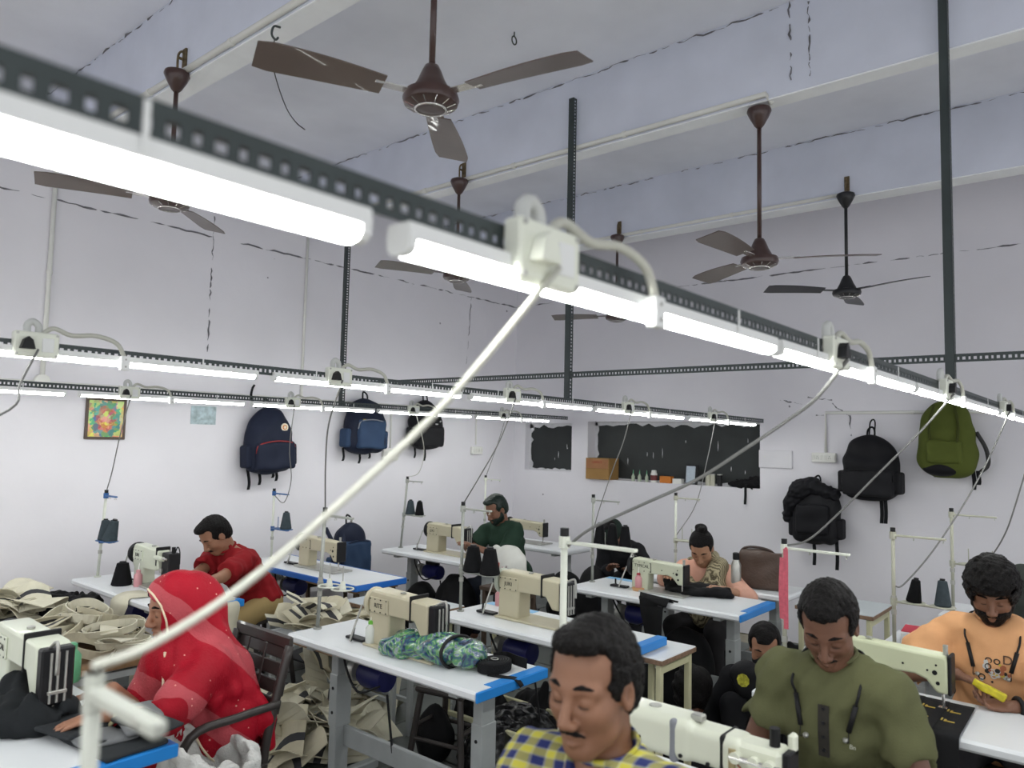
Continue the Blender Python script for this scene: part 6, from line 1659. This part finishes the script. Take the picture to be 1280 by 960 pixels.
c = atz(543, 925, .12); lump('black_pack', 'small black pack on the floor against the stool', 'pack', (c.x, c.y, 0), [((0, 0, .14), (.10, .10, .16))], M_bcloth, wrinkle(71, .010, 34), h=.013, cut=0)
for k, (x, y, a, b, cc, lab) in enumerate(((4.72, 4.55, .16, .2, .30, 'tall dark bundle under the dark-green-shirted man\'s table'), (4.70, 4.95, .16, .16, .24, 'dark bundle under the table beside the blue motor'), (5.45, 3.62, .14, .16, .36, 'stack of black cloth standing behind the thread stand'), (5.60, 4.02, .16, .18, .30, 'black cloth heap below the corner machine'), (3.55, 4.55, .15, .22, .26, 'dark bundle under the blue-edged table'))):
    lump('fabric_bundle', lab, 'bundle', (x, y, 0), [((0, 0, cc), (a, b, cc))], M_bcloth, wrinkle(80 + k, .012, 30), h=.015, cut=0)
for k, (px, py, a, b, cc, lab) in enumerate(((905, 850, .20, .16, .18, 'black cloth heap on the floor beside the curly-haired person'), (835, 812, .14, .14, .22, 'black cloth heap under the small white side table'), (985, 850, .18, .2, .22, 'black heap behind the olive-shirted man'))):
    c = atz(px, py, .1); lump('fabric_heap', lab, 'heap', (c.x, c.y, 0), [((0, 0, cc * .6), (a, b, cc)), ((.1, .06, cc * .4), (a * .6, b * .6, cc * .6))], M_bcloth, wrinkle(90 + k, .014, 32, ridged=True), h=.014, cut=0)
c = C3(atx(936, 832, 3.95)); o = lump('patterned_bag', 'black bag with a yellow leafy patch beside the low-sitting person', 'bag', V3(c), [((0, 0, -.07), (.07, .10, .10))], M_bnyl, wrinkle(95, .006, 40), h=.011)
MB().lathe([(.022, .0), (.034, .008), (.034, .012)], (-.064, .0, -.06), (-1, 0, 0), 9).build('yellow_patch', mat('yellow_leaf', (.42, .40, .04), .7, var=.6, scale=60), o)
# dark and grey cloth under the veiled woman's hands
t_ = 0
for k, (px, py, w, l, rz, m, lab) in enumerate(((120, 912, .10, .26, .10, M_char, 'charcoal cloth panel, lowest under the veiled woman\'s hand'), (110, 905, .085, .22, -.05, M_gcloth, 'grey cloth panel between charcoal ones under the hand'), (80, 906, .08, .14, .25, M_char, 'charcoal cloth panel, topmost under the fingers'), (175, 900, .07, .14, -.2, M_gcloth, 'grey cloth panel at the sleeve end of the stack'), (185, 908, .06, .12, .15, M_char, 'charcoal cloth strip with snaps at the stack edge'))):
    c = atz(px, py, .775 + .006 * k)
    S = SDF(); S.rbox((0, 0, .006), (w, l, .008), .006); o = S.build('cloth_panel', m, None, h=.008, noise=wrinkle(100 + k, .003, 36)); o.location = (c.x, c.y, .763 + .011 * k); o.rotation_euler = (0, 0, rz); tag(o, lab, 'cloth')
c = atz(30, 905, ZT); S = SDF(); S.ell((0, 0, .03), (.12, .16, .05), k=.03); S.cone((-.05, -.1, .05), .04, (.02, .16, .09), .04, k=.03); S.cone((.08, .10, .06), .035, (.10, -.10, .05), .03, k=.02); S.plane((0, 0, .001), (0, 0, -1))
o = S.build('charcoal_cloth', cloth('charcoal_deep', (.016, .018, .02)), None, h=.009, noise=wrinkle(110, .014, 34, ridged=True)); o.location = (c.x, c.y, ZT); tag(o, 'crumpled charcoal cloth in front of the ivory machine', 'cloth')
# white woven sack in front of the veiled woman
c = C3(atz(262, 950, .55))
t = thing('woven_sack', 'white woven sack standing open beside the red-veiled woman', 'sack', (c[0], c[1], 0))
S = SDF(); S.ell((0, 0, .26), (.19, .20, .30), k=.03); S.cone((0, 0, .40), .18, (0, 0, .58), .165, k=.05); S.cone((0, 0, .50), .150, (0, 0, .66), .150, k=.02, mode='s'); S.plane((0, 0, .60), (.25, -.2, 1)); S.plane((0, 0, .002), (0, 0, -1))
S.build('sack_body', cloth('white_sack', (.62, .62, .60), bump=.35, bscale=150), t, h=.009, noise=wrinkle(120, .016, 34, ridged=True))
# dark cloth on the plywood table
c = atz(82, 768, .62); lump('dark_cloth', 'heap of black cloth on the brown plywood table', 'cloth', (c.x, c.y, .60), [((0, 0, .06), (.15, .14, .07)), ((.10, -.05, .07), (.08, .07, .07)), ((-.05, .06, .10), (.09, .08, .05))], M_bcloth, wrinkle(130, .012, 45, ridged=True), cut=0)
c = atz(100, 768, .62); lump('pink_rag', 'small pink rag on the plywood table', 'rag', (c.x + .02, c.y - .06, .60), [((0, 0, .025), (.05, .04, .03))], cloth('pink_rag', (.55, .35, .35)), wrinkle(131, .006, 70), cut=0)
# printed sack by the man in dark green
c = C3(atx(637, 712, 4.30))
zp = atx(637, 732, 4.30).z; t = thing('printed_sack', 'white printed sack with red and green marks behind the thread cones', 'sack', (c[0], c[1], zp + .03))
S = SDF(); S.ell((0, 0, .10), (.10, .14, .17), k=.03); S.cone((0, .09, .12), .05, (0, .13, .22), .03, k=.04); sk = bvh(S.build('sack_body', cloth('sack_white', (.62, .62, .58), bump=.2), t, h=.009, noise=wrinkle(140, .008, 40)))
for k, (y, z, a, b, cm) in enumerate(((.02, .12, .012, .05, (.5, .12, .10)), (-.02, .10, .010, .04, (.5, .3, .28)), (-.05, .11, .009, .04, (.25, .2, .2)), (.10, .10, .016, .03, (.5, .05, .12)), (.08, .18, .02, .02, (.12, .3, .14)))):
    MB().box(onto(sk, (-.5, y, z), (1, 0, 0), .0, .0), (.006, a, b), .001).build('sack_print', mat('sack_ink_%d' % k, cm, .6), t)
low_table(c[0] - .14, c[0] + .14, c[1] - .17, c[1] + .17, zp - .005, 'small dark table under the printed sack', M_woodd, M_woodd)
# brown handbag and flask behind the woman in pink
c = C3(atz(948, 736, ZT))
t = thing('handbag', 'brown leather handbag on the white table behind the woman in pink', 'handbag', (c[0] + .02, c[1] - .02, ZT), .1)
S = SDF(); S.rbox((0, 0, .13), (.06, .15, .13), .03); S.ell((0, .02, .22), (.05, .12, .05), k=.04); S.build('bag_body', mat('brown_leather', (.085, .055, .042), .5, var=.15, bump=.2, bscale=60), t, h=.010, noise=wrinkle(150, .006, 35))
MB().tube(spline([(0, -.11, .22), (0, -.05, .27), (0, .06, .285), (0, .14, .26), (0, .17, .17)], 5), .009, 8).build('handle', mat('brown_leather_dark', (.05, .03, .025), .5), t, smooth=True)
c = C3(atz(925, 737, ZT)); t = thing('steel_flask', 'steel flask standing beside the brown handbag', 'flask', (c[0] - .02, c[1] + .02, ZT))
MB().lathe([(.032, 0), (.034, .01), (.034, .17), (.022, .20), (.020, .21)], n=18).build('body', M_steel, t, smooth=True, auto=40); MB().lathe([(.021, .205), (.023, .21), (.023, .25), (.015, .255)], n=16).build('cap', M_dark, t, smooth=True, auto=40)
# labelled black cloth on the table in front of the man in orange
M_lab = mat('label_gold', (.50, .36, .06), .5, var=.05)
t = thing('labelled_cloth', 'black cloth strips with small gold labels draped under the machine needle', 'cloth', (3.30, .66, ZT + .004))
pts = [(.14, 0, .008), (.0, 0, .008), (-.14, 0, .008), (-.225, 0, .006), (-.245, 0, -.03), (-.25, 0, -.16), (-.25, 0, -.34)]
for k, y in enumerate((-.085, .0, .085)):
    o = MB().strip(spline([(a, y + .02 * a, z + .002 * k) for a, b, z in pts], 5), [Vector((0, .050, 0))] * 31, .003).build('strip', cloth('black_strip', (.014, .014, .015)), t, smooth=True)
    for j, xx in enumerate((-.10, .02)):
        q = MB(); q.box((xx, y + .012, .011 + .002 * k), (.022, .007, .002)); q.box((xx - .006, y - .004, .011 + .002 * k), (.007, .030, .002)); q.box((xx + .008, y + .024, .011 + .002 * k), (.026, .005, .002)); q.build('gold_label', M_lab, t)
    q = MB(); q.box((-.2525, y + .012, -.13), (.002, .007, .035)); q.box((-.2525, y - .012, -.13), (.002, .007, .035)); q.box((-.2525, y, -.13), (.002, .02, .006)); q.build('gold_label', M_lab, t)
# pink tape wound on the stand
t = thing('measuring_tape', 'pink measuring tape hanging along the grey thread stand', 'tape', (3.3, 1.21, 0))
MB().strip(spline([(-.012, -.006, 1.325), (-.016, -.012, 1.30), (-.016, -.012, 1.15), (-.017, -.013, .98)], 4), [Vector((0, .010, 0))] * 13, .002).build('tape', mat('tape_pink', (.55, .11, .15), .5, var=.2, scale=60), t)
MB().strip(spline([(-.014, .004, 1.28), (-.018, .008, 1.15), (-.016, .004, 1.02)], 4), [Vector((0, .010, 0))] * 9, .002).build('tape_end', mat('tape_pink', (.55, .11, .15), .5), t)
# red and white carton on the rear table
c = C3(atz(1138, 806, ZT)); t = thing('thread_carton', 'white carton with red label on the table behind the orange shirt', 'carton', (4.40, .86, ZT), .1)
MB().box((0, 0, .035), (.22, .26, .07), .004).build('carton', M_top, t); MB().box((-.112, .03, .038), (.002, .14, .05)).build('red_label', mat('label_red', (.50, .03, .06), .5), t); MB().box((0, .03, .0715), (.18, .20, .002)).build('red_lid_print', mat('label_red', (.50, .03, .06), .5), t)
MB().box((-.114, .03, .04), (.002, .05, .016)).build('label_text', M_top, t)
# bottles, oil cans and cones on tables
def bottle(label, px, py, m, capm, h=.10, r=.022, z=ZT, tip=True, base=None):
    c = atz(px, py, z); t = thing('oil_bottle', label, 'bottle', (c.x, c.y, z))
    b = 0
    if base: MB().lathe([(.04, 0), (.044, .004), (.044, .016), (.04, .02)], n=20).build('wooden_coaster', base, t, smooth=True, auto=40); b = .02
    MB().lathe([(r * .9, b), (r, b + .006), (r, b + h * .6), (r * .5, b + h * .74), (r * .45, b + h * .78)], n=16).build('body', m, t, smooth=True, auto=40)
    MB().lathe([(r * .55, b + h * .76), (r * .55, b + h * .86), (r * .3, b + h * .9)], n=12).build('cap', capm, t, smooth=True, auto=40)
    if tip: MB().cyl((0, 0, b + h * .88), (.004, 0, b + h * 1.25), r * .16, r * .08, 8).build('nozzle', M_white, t)
    return t
M_clear = mat('clear_plastic', (.60, .62, .58), .2, var=.05, coat=.5); M_pinkb = mat('pink_plastic', (.58, .28, .30), .3, var=.08); M_greenb = mat('green_plastic', (.14, .45, .24), .3, var=.05); M_greenc = mat('green_cap', (.16, .48, .06), .3)
bottle('clear oil bottle with green cap beside the lettered cream machine', 463, 806, M_clear, M_greenc, .13, .026)
bottle('green bottle behind the open-faced ivory machine', 88, 852, M_greenb, M_greenb, .17, .034, tip=False)
bottle('pink oil bottle on a wooden coaster by the pale green machine', 798, 738, M_pinkb, mat('red_cap', (.35, .05, .06), .4), .11, .024, base=mat('coaster', (.50, .28, .13), .6))
bottle('pink oil bottle beside the dark-green-shirted man\'s machine', 551, 689, M_pinkb, M_pinkb, .13, .026)
bottle('pink oil bottle beside the wall-side ivory post machine', 172, 733, M_pinkb, M_pinkb, .12, .026)
bottle('pink oil bottle behind the cream machine on thin legs', 624, 757, M_pinkb, M_pinkb, .12, .026)
c = atz(152, 731, ZT); cone((c.x, c.y, ZT), 'fat black thread cone standing upside on the red-shirted man\'s table', M_tblack, .065, .14)
c = atz(166, 728, ZT); cone((c.x + .06, c.y - .06, ZT), 'slim black thread cone behind the fat one on the table', M_tblack, .045, .15)

# ================================================================== things on the window sill
ZSILL = 1.355; XS = XW + .07
def sill(px): return atx(px, 600, XW).y
def on_sill(y, dx=0): return (XS + dx, y, ZSILL)
M_card = mat('cardboard', (.33, .19, .065), .8, var=.1); M_card2 = mat('cardboard_dark', (.26, .14, .05), .8, var=.1)
yc = sill(750)
t = thing('cardboard_box', 'taller brown cardboard carton with red print in the window niche', 'carton', (XW + .04, yc, ZSILL))
MB().box((0, 0, .115), (.20, .30, .23), .003).build('carton', M_card, t); MB().box((-.1005, 0, .117), (.001, .30, .005)).build('seam', M_card2, t); MB().box((-.101, 0, .17), (.001, .28, .10)).build('printed_panel', mat('carton_print', (.36, .17, .08), .8, var=.15), t)
text_mesh('carton_text', 'LORNCE', .032, mat('carton_red', (.32, .05, .03), .7, var=0), t, (-.1025, 0, .185), (PI / 2, 0, -PI / 2))
for k, px in enumerate((789, 797, 806)):
    b = thing('dropper_bottle', ('small dropper bottle nearest the carton in the window', 'middle one of three dropper bottles in the window', 'small dropper bottle beside the white jar in the window')[k], 'bottle', on_sill(sill(px), -.03))
    MB().lathe([(.018, 0), (.019, .05), (.008, .07), (.006, .08)], n=14).build('body', mat('pale_green_plastic', (.45, .52, .40), .3), b, smooth=True, auto=40); MB().cyl((0, 0, .075), (0, 0, .12), .006, .002, 8).build('nozzle', M_greenb, b)
b = thing('white_jar', 'white jar with dark red label in the window', 'jar', on_sill(sill(815), -.03)); MB().lathe([(.034, 0), (.034, .09), (.026, .10), (.026, .12), (.022, .125)], n=18).build('body', M_white, b, smooth=True, auto=40); MB().lathe([(.0346, .02), (.0346, .075)], n=18, cap=False).build('label', mat('jar_label', (.18, .05, .05), .6), b)
b = tag(MB().box((XS - .03, sill(831), ZSILL + .035), (.07, .125, .07), .003).build('orange_box', mat('orange_card', (.62, .20, .03), .6, var=.05), None), 'small orange box on the window sill', 'box')
b = tag(MB().box((XS - .02, sill(845), ZSILL + .025), (.07, .10, .05), .003).build('white_box', M_white, None), 'small white box between the orange box and the notebook', 'box')
b = thing('notebook', 'black-edged notebook with pale cover leaning in the window', 'notebook', on_sill(sill(862), -.02)); MB().box((0, 0, .10), (.02, .13, .20), .004, Matrix.Rotation(.12, 3, 'Y')).build('cover', M_dark, b); MB().box((-.013, .008, .10), (.003, .10, .17), .001, Matrix.Rotation(.12, 3, 'Y')).build('page', mat('pale_blue_page', (.48, .55, .62), .6, var=.1, scale=40), b)
for k, px in enumerate((882, 888, 897)):
    b = thing('thread_spool', ('pale thread spool leftmost of three on the sill', 'pale thread spool in the middle of three on the sill', 'dark-ended thread spool right of the pale ones')[k] if k != 0 else 'pale thread spool next to the notebook on the sill', 'spool', on_sill(sill(px), -.02))
    MB().lathe([(.024, 0), (.024, .11)], n=16).build('thread', mat('thread_cream', (.55, .54, .44), .7) if k < 2 else M_dark, b, smooth=True, auto=40)
    MB().lathe([(.026, .108), (.026, .116)], n=16).build('flange', M_steel, b)
yb = sill(935)
o = lump('black_rag', 'black and navy rag heaped at the end of the window sill', 'rag', on_sill(yb, -.03), [((0, .06, .03), (.05, .14, .04)), ((0, -.05, .05), (.05, .07, .06))], M_bcloth, wrinkle(160, .009, 60, ridged=True), cut=0)
MB().strip(spline([(-.03, 0, .03), (-.085, 0, .03), (-.098, 0, .0), (-.10, 0, -.07), (-.10, .005, -.15)], 4), [Vector((0, .012, 0))] * 17, .004).build('strap', M_bcloth, o)
c = atx(1282, 745, 5.42)
lump('dark_bag', 'dark grey-green bag on the rear table beyond the orange shirt', 'bag', (5.50, c.y, ZT), [((0, 0, .14), (.12, .15, .16)), ((0, .02, .24), (.08, .10, .08))], cloth('grey_green_cloth', (.04, .045, .04)), wrinkle(170, .010, 35), h=.012, cut=0)
